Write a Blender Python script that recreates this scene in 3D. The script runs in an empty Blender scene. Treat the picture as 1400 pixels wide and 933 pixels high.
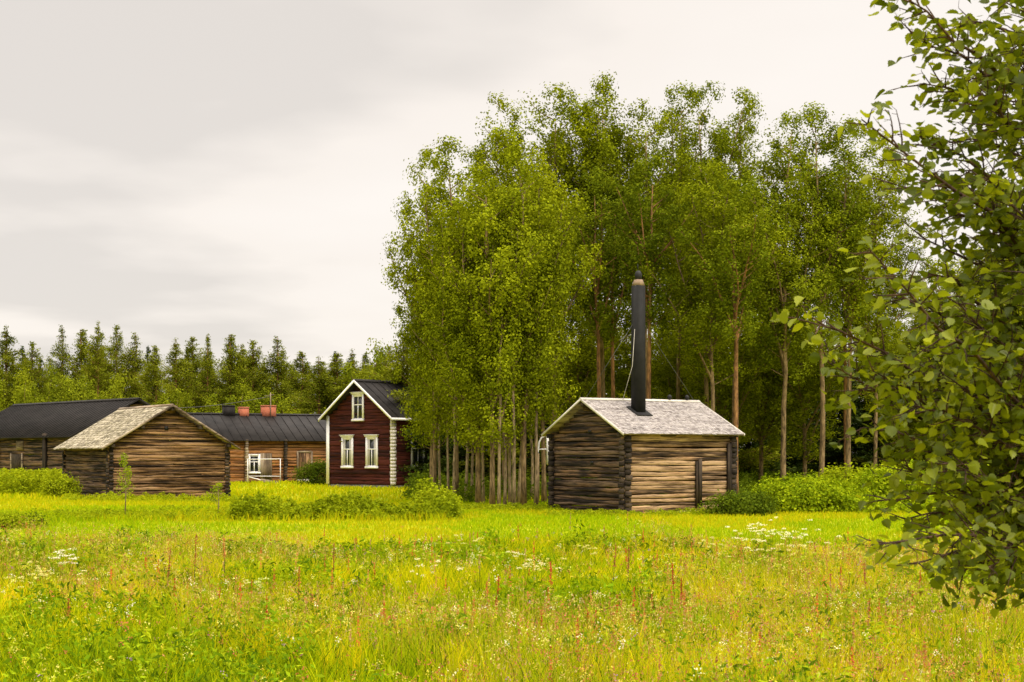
import bpy, math, random
import numpy as np
from mathutils import Vector, Matrix

# ------------------------------------------------------------------ camera, sky, sun, exposure
S = bpy.context.scene
COL = S.collection
FPX, HOR, CAMH = 1944.0, 620.0, 2.0          # focal length in photo pixels, horizon row, eye height
cam_d = bpy.data.cameras.new('camera')
cam = bpy.data.objects.new('camera', cam_d); COL.objects.link(cam)
cam.location = (0, 0, CAMH); cam.rotation_euler = (math.radians(90), 0, 0)
cam_d.sensor_width = 36; cam_d.lens = 50.0; cam_d.shift_y = (HOR - 466.5) / 1400.0
cam_d.clip_start = 0.1; cam_d.clip_end = 5000
cam_d.dof.use_dof = True; cam_d.dof.focus_distance = 45; cam_d.dof.aperture_fstop = 14.0
S.camera = cam

SUN_EL, SUN_AZ = 52, 142       # azimuth clockwise from +Y (the view direction): behind the camera, to the right
w = bpy.data.worlds.new('World'); S.world = w; w.use_nodes = True
nt = w.node_tree; nt.nodes.clear(); N = nt.nodes.new; Lk = nt.links.new
def mth(nt, op, a, b=None, c=None, clamp=False):
    n = nt.nodes.new('ShaderNodeMath'); n.operation = op; n.use_clamp = clamp
    for i, v in enumerate((a, b, c)):
        if v is None: continue
        if isinstance(v, (int, float)): n.inputs[i].default_value = v
        else: nt.links.new(v, n.inputs[i])
    return n.outputs[0]
out = N('ShaderNodeOutputWorld'); bg = N('ShaderNodeBackground'); Lk(bg.outputs[0], out.inputs[0])
sky = N('ShaderNodeTexSky'); sky.sky_type = 'NISHITA'; sky.sun_disc = False
sky.sun_elevation = math.radians(SUN_EL); sky.sun_rotation = math.radians(SUN_AZ)
tc = N('ShaderNodeTexCoord'); sep = N('ShaderNodeSeparateXYZ'); Lk(tc.outputs['Generated'], sep.inputs[0])
zc = mth(nt, 'MAXIMUM', sep.outputs[2], 0.0)
den = mth(nt, 'ADD', zc, 0.10)
cmb = N('ShaderNodeCombineXYZ')
Lk(mth(nt, 'DIVIDE', sep.outputs[0], den), cmb.inputs[0]); Lk(mth(nt, 'DIVIDE', sep.outputs[1], den), cmb.inputs[1])
def wnoise(scale, detail, off, rough=0.5):
    mp = N('ShaderNodeMapping'); mp.inputs['Location'].default_value = off
    Lk(cmb.outputs[0], mp.inputs[0]); n = N('ShaderNodeTexNoise')
    n.inputs['Scale'].default_value = scale; n.inputs['Detail'].default_value = detail; n.inputs['Roughness'].default_value = rough
    Lk(mp.outputs[0], n.inputs['Vector']); return n.outputs['Fac']
n1 = wnoise(0.42, 4, (3.1, 1.7, 0)); n2 = wnoise(1.3, 5, (7.3, 2.2, 0), 0.45)
cl = mth(nt, 'ADD', mth(nt, 'MULTIPLY', n1, 0.65), mth(nt, 'MULTIPLY', n2, 0.35))
cl = mth(nt, 'ADD', cl, mth(nt, 'MULTIPLY', sep.outputs[0], 0.33))          # brighter to the right
ramp = N('ShaderNodeValToRGB'); Lk(cl, ramp.inputs[0])
e = ramp.color_ramp.elements
e[0].position = 0.37; e[0].color = (0.625, 0.58, 0.535, 1)
e[1].position = 0.58; e[1].color = (0.80, 0.745, 0.69, 1)
m = e.new(0.46); m.color = (0.77, 0.71, 0.65, 1)
# overcast sky: much brighter towards the zenith than at the horizon
sm = N('ShaderNodeMapRange'); sm.interpolation_type = 'SMOOTHSTEP'; Lk(sep.outputs[2], sm.inputs[0])
sm.inputs['From Min'].default_value = 0.30; sm.inputs['From Max'].default_value = 0.95
sm.inputs['To Min'].default_value = 1.0; sm.inputs['To Max'].default_value = 4.3
vm = N('ShaderNodeVectorMath'); vm.operation = 'SCALE'; Lk(ramp.outputs[0], vm.inputs[0]); Lk(sm.outputs[0], vm.inputs['Scale'])
vs = N('ShaderNodeVectorMath'); vs.operation = 'SCALE'; Lk(sky.outputs[0], vs.inputs[0]); vs.inputs['Scale'].default_value = 0.10
mx = N('ShaderNodeMixRGB'); mx.inputs[0].default_value = 0.94; Lk(vs.outputs[0], mx.inputs[1]); Lk(vm.outputs[0], mx.inputs[2])
Lk(mx.outputs[0], bg.inputs[0]); bg.inputs[1].default_value = 1.0

sun_d = bpy.data.lights.new('sun', 'SUN'); sun_d.energy = 1.5; sun_d.angle = math.radians(14); sun_d.color = (1.0, 0.88, 0.68)
sun = bpy.data.objects.new('sun', sun_d); COL.objects.link(sun)
az, el = math.radians(SUN_AZ), math.radians(SUN_EL)
sdir = Vector((math.sin(az) * math.cos(el), math.cos(az) * math.cos(el), math.sin(el)))
sun.rotation_euler = sdir.to_track_quat('Z', 'Y').to_euler(); sun.location = (20, -20, 40)
vs_ = S.view_settings; vs_.view_transform = 'Standard'; vs_.look = 'None'; vs_.exposure = 0.38; vs_.gamma = 1.0; vs_.use_curve_mapping = False
S.cycles.max_bounces = 6; S.cycles.diffuse_bounces = 3; S.cycles.glossy_bounces = 2; S.cycles.transmission_bounces = 4; S.cycles.transparent_max_bounces = 4

# ------------------------------------------------------------------ helpers
def at(px, d): return ((px - 700.0) / FPX * d, d)                      # plan position seen at photo column px, d metres away
def zat(py, d): return CAMH + (HOR - py) / FPX * d
def rng(s): return np.random.default_rng(s)

def tag(o, label=None, cat=None, group=None, kind=None):
    if label: o['label'] = label
    if cat: o['category'] = cat
    if group: o['group'] = group
    if kind: o['kind'] = kind
    return o
def empty(name, loc, rz, label, cat, group=None):
    o = bpy.data.objects.new(name, None); COL.objects.link(o); o.empty_display_size = 0.2
    o.location = loc; o.rotation_euler = (0, 0, rz); return tag(o, label, cat, group)
def link(name, me, parent=None):
    o = bpy.data.objects.new(name, me); COL.objects.link(o)
    if parent is not None: o.parent = parent
    return o
def mesh_np(name, V, F, mats, k=None, attrs=None, smooth=False):
    """V (n,3); F (m,k) equal sized faces or list of arrays of different widths"""
    Fs = F if isinstance(F, list) else [F]
    me = bpy.data.meshes.new(name)
    V = np.ascontiguousarray(V, dtype=np.float32)
    me.vertices.add(len(V)); me.vertices.foreach_set('co', V.ravel())
    tot = np.concatenate([np.full(len(f), f.shape[1], dtype=np.int32) for f in Fs])
    lp = np.concatenate([f.ravel() for f in Fs]).astype(np.int32)
    st = np.concatenate([[0], np.cumsum(tot)[:-1]]).astype(np.int32)
    me.loops.add(len(lp)); me.loops.foreach_set('vertex_index', lp)
    me.polygons.add(len(tot)); me.polygons.foreach_set('loop_start', st); me.polygons.foreach_set('loop_total', tot)
    if smooth: me.polygons.foreach_set('use_smooth', np.ones(len(tot), dtype=bool))
    me.update(calc_edges=True)
    for an, (typ, arr) in (attrs or {}).items():
        a = me.attributes.new(an, typ, 'POINT')
        a.data.foreach_set('color' if typ == 'FLOAT_COLOR' else 'vector' if typ == 'FLOAT_VECTOR' else 'value', np.ascontiguousarray(arr, dtype=np.float32).ravel())
    for m_ in (mats if isinstance(mats, (list, tuple)) else [mats]): me.materials.append(m_)
    return me

class MB:
    """collects boxes, tubes and logs into one mesh; 'grain' = (along, across, random per piece)"""
    def __init__(s): s.V = []; s.Q = []; s.T = []; s.G = []; s.n = 0
    def add(s, V, Q=None, T=None, G=None):
        V = np.asarray(V, float); s.V.append(V)
        if Q is not None and len(Q): s.Q.append(np.asarray(Q, int) + s.n)
        if T is not None and len(T): s.T.append(np.asarray(T, int) + s.n)
        s.G.append(np.asarray(G, float) if G is not None else np.column_stack([V[:, 0] + V[:, 1], V[:, 2], np.full(len(V), (len(s.V) * 0.618) % 1)]))
        s.n += len(V)
    def hexa(s, P, G=None):      # 8 corners: bottom loop then top loop
        s.add(P, Q=[(3, 2, 1, 0), (4, 5, 6, 7), (0, 1, 5, 4), (1, 2, 6, 5), (2, 3, 7, 6), (3, 0, 4, 7)], G=G)
    def box(s, x0, x1, y0, y1, z0, z1, along=None):
        P = np.array([(x0, y0, z0), (x1, y0, z0), (x1, y1, z0), (x0, y1, z0), (x0, y0, z1), (x1, y0, z1), (x1, y1, z1), (x0, y1, z1)], float)
        G = None
        if along is not None:
            o = [i for i in range(3) if i != along]
            G = np.column_stack([P[:, along], P[:, o[0]] + P[:, o[1]], np.full(8, (len(s.V) * 0.618 + 0.1) % 1)])
        s.hexa(P, G)
    def tube(s, pts, rad, n=8, cap=True, smooth=None):
        pts = np.asarray(pts, float); m_ = len(pts); rad = np.broadcast_to(np.asarray(rad, float), (m_,))
        d = np.gradient(pts, axis=0); d /= np.linalg.norm(d, axis=1)[:, None] + 1e-9
        ref = np.array([0, 0, 1.0]) if abs(d[:, 2]).mean() < 0.8 else np.array([1.0, 0, 0])
        u = np.cross(d, ref); u /= np.linalg.norm(u, axis=1)[:, None] + 1e-9; v = np.cross(d, u)
        a = np.linspace(0, 2 * math.pi, n, endpoint=False)
        V = (pts[:, None] + rad[:, None, None] * (np.cos(a)[None, :, None] * u[:, None] + np.sin(a)[None, :, None] * v[:, None])).reshape(-1, 3)
        i = np.arange(n); j = (i + 1) % n
        Q = np.concatenate([np.column_stack([k * n + i, k * n + j, (k + 1) * n + j, (k + 1) * n + i]) for k in range(m_ - 1)])
        L = np.concatenate([[0], np.cumsum(np.linalg.norm(np.diff(pts, axis=0), axis=1))])
        r = (len(s.V) * 0.618) % 1
        G = np.column_stack([np.repeat(L, n), np.tile(a / 6.283 * 0.5, m_), np.full(len(V), r)])
        T = []
        if cap:
            V = np.vstack([V, pts[0], pts[-1]]); c0, c1 = m_ * n, m_ * n + 1
            T = [(c0, b, a_) for a_, b in zip(i, j)] + [(c1, (m_ - 1) * n + a_, (m_ - 1) * n + b) for a_, b in zip(i, j)]
            G = np.vstack([G, [0, 0, r], [L[-1], 0, r]])
        s.add(V, Q=Q, T=T, G=G)
    def log(s, p0, p1, h, t, R, rnd, wob=0.012, bulge=0.25):
        """a hewn log from p0 to p1 (centre line), h high and t thick, slightly uneven"""
        p0 = np.array(p0, float); p1 = np.array(p1, float); L = np.linalg.norm(p1 - p0); m_ = max(2, int(L / 0.45) + 1)
        tt = np.linspace(0, 1, m_); d = (p1 - p0) / L; nrm = np.array([-d[1], d[0], 0.0]); up = np.array([0, 0, 1.0])
        prof = np.array([(-.5, -.36), (-.40, -.5), (.40, -.5), (.5, -.36), (.5, .36), (.40, .5), (-.40, .5), (-.5, .36)])
        c = p0 + tt[:, None] * (p1 - p0) + nrm * (R.normal(0, wob * .6, (m_, 1)) + R.normal(0, wob * .8)) + up * (R.normal(0, wob * .55, (m_, 1)) + np.sin(tt * R.uniform(2, 7) + R.uniform(0, 6))[:, None] * wob * .8)
        sh = .97 + R.normal(0, 0.06, (m_, 1)); st = 1 + R.normal(0, 0.05, (m_, 1))
        V = (c[:, None] + (prof[None, :, 0:1] * t * st[:, None]) * nrm + (prof[None, :, 1:2] * h * sh[:, None]) * up).reshape(-1, 3)
        i = np.arange(8); j = (i + 1) % 8
        Q = np.concatenate([np.column_stack([k * 8 + i, (k + 1) * 8 + i, (k + 1) * 8 + j, k * 8 + j]) for k in range(m_ - 1)])
        Q = list(Q)
        b = (m_ - 1) * 8
        for q in ((0, 1, 2, 3), (0, 3, 4, 7), (4, 5, 6, 7)):
            Q.append(np.array(q)); Q.append(np.array([b + x for x in q[::-1]]))
        G = np.column_stack([np.repeat(tt * L, 8) + rnd * 37, np.tile(prof[:, 1] * h, m_), np.full(len(V), rnd)])
        s.add(V, Q=np.array(Q), G=G)
    def build(s, name, mat, parent=None, smooth=False):
        V = np.vstack(s.V); F = []
        if s.Q: F.append(np.vstack(s.Q))
        if s.T: F.append(np.vstack(s.T))
        return link(name, mesh_np(name, V, F, mat, attrs={'grain': ('FLOAT_VECTOR', np.vstack(s.G))}, smooth=smooth), parent)

SHAPES = {
 'diamond': np.array([(0, -.5, 0), (.36, .0, .04), (0, .5, 0), (-.36, .0, .04)]),
 'needle': np.array([(0, -.5, 0), (.16, -.05, .0), (0, .5, 0), (-.16, -.05, .0)]),
 'leaf': np.array([(0, -.5, 0), (.20, -.47, 0), (.40, -.30, 0), (.37, -.23, 0), (.47, -.06, 0), (.40, -.01, 0), (.42, .14, 0), (.30, .19, 0), (.28, .33, 0), (.13, .38, 0), (0, .60, 0),
                  (-.13, .38, 0), (-.28, .33, 0), (-.30, .19, 0), (-.42, .14, 0), (-.40, -.01, 0), (-.47, -.06, 0), (-.37, -.23, 0), (-.40, -.30, 0), (-.20, -.47, 0)]),
}
def unit(v): return v / (np.linalg.norm(v, axis=-1, keepdims=True) + 1e-9)
def cards_mesh(name, C, nrm, size, mat, R, shape='diamond', axis=None, col=None, smooth=False):
    """one small leaf-shaped face per point of C, facing nrm"""
    n = len(C); nrm = unit(nrm)
    a = unit(R.normal(size=(n, 3))) if axis is None else unit(axis)
    u = unit(np.cross(a, nrm)); v = np.cross(nrm, u)
    sh = SHAPES[shape]; k = len(sh); size = np.broadcast_to(size, (n,))[:, None, None]
    zz = np.broadcast_to(sh[None, :, 2:3], (n, k, 1))
    if shape == 'leaf':      # every leaf folded and curled by its own amount
        zz = np.abs(sh[None, :, 0:1]) * R.uniform(-.1, .75, (n, 1, 1)) - (sh[None, :, 1:2] + .5) ** 2 * R.uniform(-.15, .45, (n, 1, 1)) + sh[None, :, 0:1] * sh[None, :, 1:2] * R.normal(0, .4, (n, 1, 1))
    V = (C[:, None] + size * (sh[None, :, 0:1] * u[:, None] + sh[None, :, 1:2] * v[:, None] + zz * nrm[:, None])).reshape(-1, 3)
    if shape == 'leaf':
        b = np.arange(n)[:, None] * k
        F = [np.concatenate([b + np.arange(11)[None, :], b + np.array([[0] + list(range(10, 20))])])]
    else: F = [np.arange(n * k).reshape(n, k)]
    at_ = {}
    if col is not None: at_['Col'] = ('FLOAT_COLOR', np.repeat(np.column_stack([col, np.ones(n)]), k, axis=0))
    return mesh_np(name, V, F, mat, attrs=at_, smooth=smooth)

# ------------------------------------------------------------------ materials
def newmat(name):
    m_ = bpy.data.materials.new(name); m_.use_nodes = True; t = m_.node_tree; t.nodes.clear()
    o = t.nodes.new('ShaderNodeOutputMaterial'); return m_, t, o
def ramp_(t, fac, stops):
    r = t.nodes.new('ShaderNodeValToRGB'); t.links.new(fac, r.inputs[0]); e = r.color_ramp.elements
    e[0].position, e[0].color = stops[0][0], (*stops[0][1], 1); e[1].position, e[1].color = stops[-1][0], (*stops[-1][1], 1)
    for p, c in stops[1:-1]: x = e.new(p); x.color = (*c, 1)
    return r.outputs[0]
def noise_(t, vec, scale, detail=3, rough=0.55, mp=None, off=(0, 0, 0)):
    if mp is not None:
        q = t.nodes.new('ShaderNodeMapping'); q.inputs['Scale'].default_value = mp; q.inputs['Location'].default_value = off; t.links.new(vec, q.inputs[0]); vec = q.outputs[0]
    n = t.nodes.new('ShaderNodeTexNoise'); n.inputs['Scale'].default_value = scale; n.inputs['Detail'].default_value = detail; n.inputs['Roughness'].default_value = rough
    t.links.new(vec, n.inputs['Vector']); return n.outputs['Fac']
def mixc(t, f, a, b, mode='MIX'):
    x = t.nodes.new('ShaderNodeMixRGB'); x.blend_type = mode
    for i, v in enumerate((f, a, b)):
        if isinstance(v, (int, float)): x.inputs[i].default_value = v
        elif isinstance(v, tuple): x.inputs[i].default_value = (*v, 1)
        else: t.links.new(v, x.inputs[i])
    return x.outputs[0]
def attr_(t, name):
    a = t.nodes.new('ShaderNodeAttribute'); a.attribute_name = name; return a
def coords_(t, k='Object'):
    return t.nodes.new('ShaderNodeTexCoord').outputs[k]
def finish(t, o, col, rough=0.85, bump=None, bs=0.3, bd=0.02, spec=0.3):
    b = t.nodes.new('ShaderNodeBsdfPrincipled')
    if isinstance(col, tuple): b.inputs['Base Color'].default_value = (*col, 1)
    else: t.links.new(col, b.inputs['Base Color'])
    b.inputs['Roughness'].default_value = rough; b.inputs['Specular IOR Level'].default_value = spec
    if bump is not None:
        q = t.nodes.new('ShaderNodeBump'); q.inputs['Strength'].default_value = bs; q.inputs['Distance'].default_value = bd
        t.links.new(bump, q.inputs['Height']); t.links.new(q.outputs[0], b.inputs['Normal'])
    t.links.new(b.outputs[0], o.inputs[0])

def leaf_mat(name, c1, c2, c3, trans=0.35, use_col=False, gloss=0.0, back=None, nscale=0.35):
    """c1..c3: darker, middle and lighter leaves of the plant; every leaf picks its own, and neighbouring twigs lean one way"""
    m_, t, o = newmat(name)
    if use_col: c = attr_(t, 'Col').outputs['Color']
    else:
        g = t.nodes.new('ShaderNodeNewGeometry'); oi = t.nodes.new('ShaderNodeObjectInfo')
        nz = noise_(t, g.outputs['Position'], nscale, 2)
        f = mth(t, 'ADD', mth(t, 'MULTIPLY', g.outputs['Random Per Island'], 0.5), mth(t, 'MULTIPLY', nz, 0.7))
        f = mth(t, 'ADD', f, mth(t, 'MULTIPLY', oi.outputs['Random'], 0.22))
        c = ramp_(t, f, [(0.28, c1), (0.62, c2), (1.05 if False else 1.0, c3)])
    d = t.nodes.new('ShaderNodeBsdfDiffuse'); tr = t.nodes.new('ShaderNodeBsdfTranslucent'); mx_ = t.nodes.new('ShaderNodeMixShader')
    t.links.new(c, d.inputs[0])
    tc_ = mixc(t, 1.0, c, (1.25, 1.15, 0.5), 'MULTIPLY'); t.links.new(tc_, tr.inputs[0])
    mx_.inputs[0].default_value = trans; t.links.new(d.outputs[0], mx_.inputs[1]); t.links.new(tr.outputs[0], mx_.inputs[2])
    s_ = mx_.outputs[0]
    if gloss:
        gl = t.nodes.new('ShaderNodeBsdfGlossy'); gl.inputs['Roughness'].default_value = 0.42; m2 = t.nodes.new('ShaderNodeMixShader')
        m2.inputs[0].default_value = gloss; t.links.new(s_, m2.inputs[1]); t.links.new(gl.outputs[0], m2.inputs[2]); s_ = m2.outputs[0]
    t.links.new(s_, o.inputs[0]); return m_

def wood_mat(name, dark, mid, light, accent, acc_amt=0.5, black=0.45, streak=16, soot=0.0):
    """weathered log wall: long grain streaks, whole logs lighter or darker, honey patches, black rot"""
    m_, t, o = newmat(name); g = attr_(t, 'grain').outputs['Vector']
    fine = noise_(t, g, 1, 5, 0.75, (1.3, streak * 2.2, 40)); coarse = noise_(t, g, 1, 4, 0.65, (0.8, streak, 40), (5, 3, 1))
    perlog = noise_(t, g, 1, 2, 0.5, (0.25, 1.5, 60), (9, 1, 4)); patch = noise_(t, g, 1, 3, 0.6, (0.55, 5, 23), (2, 8, 5))
    f = mth(t, 'ADD', mth(t, 'MULTIPLY', fine, 0.40), mth(t, 'MULTIPLY', coarse, 0.38)); f = mth(t, 'ADD', f, mth(t, 'MULTIPLY', perlog, 0.62))
    c = ramp_(t, f, [(0.60, dark), (0.685, mid), (0.775, light)])
    am = mth(t, 'MULTIPLY', ramp_(t, patch, [(0.50, (0, 0, 0)), (0.66, (1, 1, 1))]), acc_amt)
    c = mixc(t, am, c, mixc(t, 0.6, c, accent))
    bl = noise_(t, g, 1, 5, 0.75, (0.95, streak * 1.5, 31), (1, 4, 8))
    bm = mth(t, 'MULTIPLY', ramp_(t, bl, [(0.52, (0, 0, 0)), (0.62, (1, 1, 1))]), black * 2, clamp=True)
    c = mixc(t, bm, c, mixc(t, 1.0, c, (0.25, 0.22, 0.2), 'MULTIPLY'))
    crack = ramp_(t, fine, [(0.36, (0.15, 0.13, 0.12)), (0.44, (1, 1, 1))])
    c = mixc(t, 0.85, c, crack, 'MULTIPLY')
    finish(t, o, c, 0.9, f, 0.6, 0.02, 0.2); return m_

def bark_mat(name, a, b, c3, sc=(14, 14, 3)):
    m_, t, o = newmat(name); p = coords_(t); n = noise_(t, p, 1, 4, 0.65, sc); n2 = noise_(t, p, 0.5, 2)
    f = mth(t, 'ADD', mth(t, 'MULTIPLY', n, 0.7), mth(t, 'MULTIPLY', n2, 0.3))
    finish(t, o, ramp_(t, f, [(0.38, a), (0.5, b), (0.64, c3)]), 0.9, n, 0.5, 0.03, 0.2); return m_
def plain_mat(name, c, rough=0.7, var=0.25, sc=6, spec=0.3, bs=0.15):
    m_, t, o = newmat(name); n = noise_(t, coords_(t), sc, 5, 0.65)
    k = ramp_(t, n, [(0.3, tuple(x * (1 - var) for x in c)), (0.7, tuple(min(1, x * (1 + var)) for x in c))])
    finish(t, o, k, rough, n, bs, 0.01, spec); return m_

M = {}
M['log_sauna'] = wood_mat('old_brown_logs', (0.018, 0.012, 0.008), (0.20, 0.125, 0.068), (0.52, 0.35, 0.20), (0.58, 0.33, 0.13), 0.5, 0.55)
M['log_dark'] = wood_mat('dark_shaded_logs', (0.007, 0.005, 0.004), (0.034, 0.023, 0.016), (0.16, 0.105, 0.065), (0.42, 0.22, 0.085), 0.5, 0.6)  # dark brown logs; also carries painted shade on the left-facing walls
M['log_barn'] = wood_mat('barn_logs', (0.020, 0.012, 0.007), (0.125, 0.070, 0.034), (0.36, 0.22, 0.115), (0.50, 0.26, 0.08), 0.6, 0.65)
M['log_orange'] = wood_mat('warm_logs', (0.04, 0.02, 0.010), (0.19, 0.085, 0.035), (0.36, 0.19, 0.085), (0.55, 0.22, 0.05), 0.8, 0.3)
M['log_end'] = wood_mat('dark_log_ends', (0.010, 0.008, 0.007), (0.032, 0.024, 0.018), (0.09, 0.065, 0.045), (0.1, 0.06, 0.03), 0.2, 0.3)
M['red_wall'] = wood_mat('dark_red_painted_logs', (0.020, 0.0045, 0.0035), (0.048, 0.0085, 0.0055), (0.080, 0.017, 0.010), (0.095, 0.022, 0.013), 0.4, 0.15, streak=8)
M['plank'] = wood_mat('grey_planks', (0.07, 0.05, 0.035), (0.22, 0.165, 0.115), (0.40, 0.32, 0.23), (0.38, 0.26, 0.13), 0.3, 0.2)
M['shingle_grey'] = wood_mat('silver_shingles', (0.21, 0.185, 0.178), (0.33, 0.30, 0.29), (0.46, 0.42, 0.405), (0.32, 0.26, 0.22), 0.2, 0.04)
M['shingle_old'] = wood_mat('old_pale_shingles', (0.12, 0.10, 0.065), (0.29, 0.25, 0.175), (0.48, 0.42, 0.31), (0.20, 0.18, 0.06), 0.4, 0.18)
M['white'] = plain_mat('white_paint', (0.80, 0.78, 0.80), 0.6, 0.12, 9)
M['white_trim'] = plain_mat('weathered_white_board', (0.56, 0.52, 0.46), 0.7, 0.2, 9)
M['metal_roof'] = plain_mat('black_sheet_roof', (0.019, 0.0165, 0.015), 0.7, 0.45, 1.3, 0.15, 0.05)
M['felt'] = plain_mat('black_felt', (0.010, 0.0095, 0.0095), 0.8, 0.4, 4)
M['black'] = plain_mat('blackened_iron', (0.010, 0.009, 0.009), 0.6, 0.3, 8)
M['collar'] = plain_mat('rusty_collar', (0.26, 0.18, 0.12), 0.7, 0.3, 8)
M['wire'] = plain_mat('galvanised_wire', (0.12, 0.12, 0.11), 0.6, 0.2, 8)
M['stone'] = plain_mat('foundation_stone', (0.16, 0.15, 0.13), 0.9, 0.4, 5, bs=0.6)
def brick_mat():
    m_, t, o = newmat('red_brick'); p = coords_(t); b = t.nodes.new('ShaderNodeTexBrick'); q = t.nodes.new('ShaderNodeMapping')
    q.inputs['Rotation'].default_value = (math.radians(90), 0, 0); t.links.new(p, q.inputs[0]); t.links.new(q.outputs[0], b.inputs[0])
    b.inputs['Color1'].default_value = (0.46, 0.12, 0.055, 1); b.inputs['Color2'].default_value = (0.36, 0.09, 0.045, 1); b.inputs['Mortar'].default_value = (0.35, 0.25, 0.18, 1)
    b.inputs['Scale'].default_value = 4.0; b.inputs['Mortar Size'].default_value = 0.015; finish(t, o, b.outputs[0], 0.9); return m_
M['brick'] = brick_mat()
def glass_mat():
    m_, t, o = newmat('dark_window_glass'); b = t.nodes.new('ShaderNodeBsdfPrincipled')
    b.inputs['Base Color'].default_value = (0.012, 0.014, 0.014, 1); b.inputs['Roughness'].default_value = 0.12; b.inputs['Specular IOR Level'].default_value = 0.35
    t.links.new(b.outputs[0], o.inputs[0]); return m_
M['glass'] = glass_mat()
M['curtain'] = plain_mat('curtain_cloth', (0.42, 0.40, 0.36), 0.9, 0.1, 5)
M['bark_aspen'] = bark_mat('aspen_bark', (0.055, 0.038, 0.020), (0.20, 0.135, 0.065), (0.36, 0.25, 0.12))
M['bark_slim'] = bark_mat('slim_aspen_bark', (0.07, 0.052, 0.030), (0.26, 0.19, 0.105), (0.40, 0.30, 0.17))
M['bark_pine'] = bark_mat('pine_bark', (0.07, 0.035, 0.018), (0.24, 0.125, 0.05), (0.42, 0.21, 0.075))
M['bark_dark'] = bark_mat('dark_bark', (0.012, 0.009, 0.007), (0.045, 0.033, 0.022), (0.09, 0.066, 0.045), (20, 20, 5))
M['bark_alder'] = bark_mat('reddish_twig_bark', (0.020, 0.012, 0.009), (0.060, 0.032, 0.022), (0.13, 0.075, 0.045), (40, 40, 12))
M['aspen'] = leaf_mat('aspen_leaves', (0.068, 0.090, 0.004), (0.158, 0.192, 0.006), (0.32, 0.355, 0.010), 0.22)
M['aspen_dk'] = leaf_mat('deep_green_aspen_leaves', (0.046, 0.068, 0.005), (0.105, 0.140, 0.006), (0.23, 0.265, 0.010), 0.22)
M['pine'] = leaf_mat('pine_needles', (0.048, 0.064, 0.007), (0.125, 0.148, 0.010), (0.25, 0.275, 0.016), 0.25)
M['spruce'] = leaf_mat('spruce_needles', (0.016, 0.028, 0.007), (0.034, 0.054, 0.009), (0.066, 0.092, 0.014), 0.12)
M['young'] = leaf_mat('young_pale_leaves', (0.065, 0.090, 0.006), (0.145, 0.180, 0.009), (0.28, 0.31, 0.015), 0.28)
M['bush_dk'] = leaf_mat('dark_bush_leaves', (0.030, 0.052, 0.005), (0.068, 0.105, 0.007), (0.15, 0.20, 0.012), 0.3)
M['bush'] = leaf_mat('bright_bush_leaves', (0.07, 0.11, 0.004), (0.18, 0.26, 0.006), (0.38, 0.45, 0.011), 0.28, nscale=1.2)
M['weed'] = leaf_mat('weed_leaves', (0.10, 0.14, 0.005), (0.22, 0.28, 0.008), (0.38, 0.43, 0.014), 0.38, nscale=0.8)
M['alder'] = leaf_mat('alder_leaves', (0.042, 0.062, 0.004), (0.130, 0.165, 0.008), (0.34, 0.37, 0.016), 0.44, gloss=0.02, nscale=2.2)
M['grass'] = leaf_mat('meadow_blades', None, None, None, 0.40, use_col=True)
M['petal'] = leaf_mat('flower_petals', None, None, None, 0.3, use_col=True)
def ground_mat():
    m_, t, o = newmat('grassy_ground'); p = coords_(t)
    a = noise_(t, p, 0.12, 4, 0.6); b = noise_(t, p, 2.2, 5, 0.7); c = noise_(t, p, 14, 4, 0.7)
    f = mth(t, 'ADD', mth(t, 'MULTIPLY', a, 0.5), mth(t, 'ADD', mth(t, 'MULTIPLY', b, 0.3), mth(t, 'MULTIPLY', c, 0.2)))
    k = ramp_(t, f, [(0.38, (0.20, 0.26, 0.004)), (0.5, (0.34, 0.37, 0.006)), (0.62, (0.50, 0.41, 0.010))])
    finish(t, o, k, 0.95, c, 0.8, 0.05, 0.1); return m_
M['ground'] = ground_mat()

# ------------------------------------------------------------------ ground
def gz(x, y):
    x = np.asarray(x, float); y = np.asarray(y, float)
    z = 0.05 * np.sin(x * 0.31 + 1.0) * np.sin(y * 0.23) + 0.04 * np.sin(x * 0.13 + y * 0.17)
    z = z - .07; far = np.clip((y - 95) / 120, 0, 1); z = z + 1.2 * far * far
    return z
xs = np.concatenate([np.linspace(-2500, -140, 12), np.linspace(-130, 130, 131), np.linspace(140, 2500, 12)])
ys = np.concatenate([np.linspace(-200, -10, 8), np.linspace(-6, 240, 124), np.linspace(260, 3500, 14)])
X, Y = np.meshgrid(xs, ys); V = np.column_stack([X.ravel(), Y.ravel(), gz(X.ravel(), Y.ravel())]); nx = len(xs)
ii, jj = np.meshgrid(np.arange(len(xs) - 1), np.arange(len(ys) - 1)); b0 = (jj * nx + ii).ravel()
g = link('ground', mesh_np('ground', V, np.column_stack([b0, b0 + 1, b0 + nx + 1, b0 + nx]), M['ground'], smooth=True)); g['kind'] = 'structure'

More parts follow.
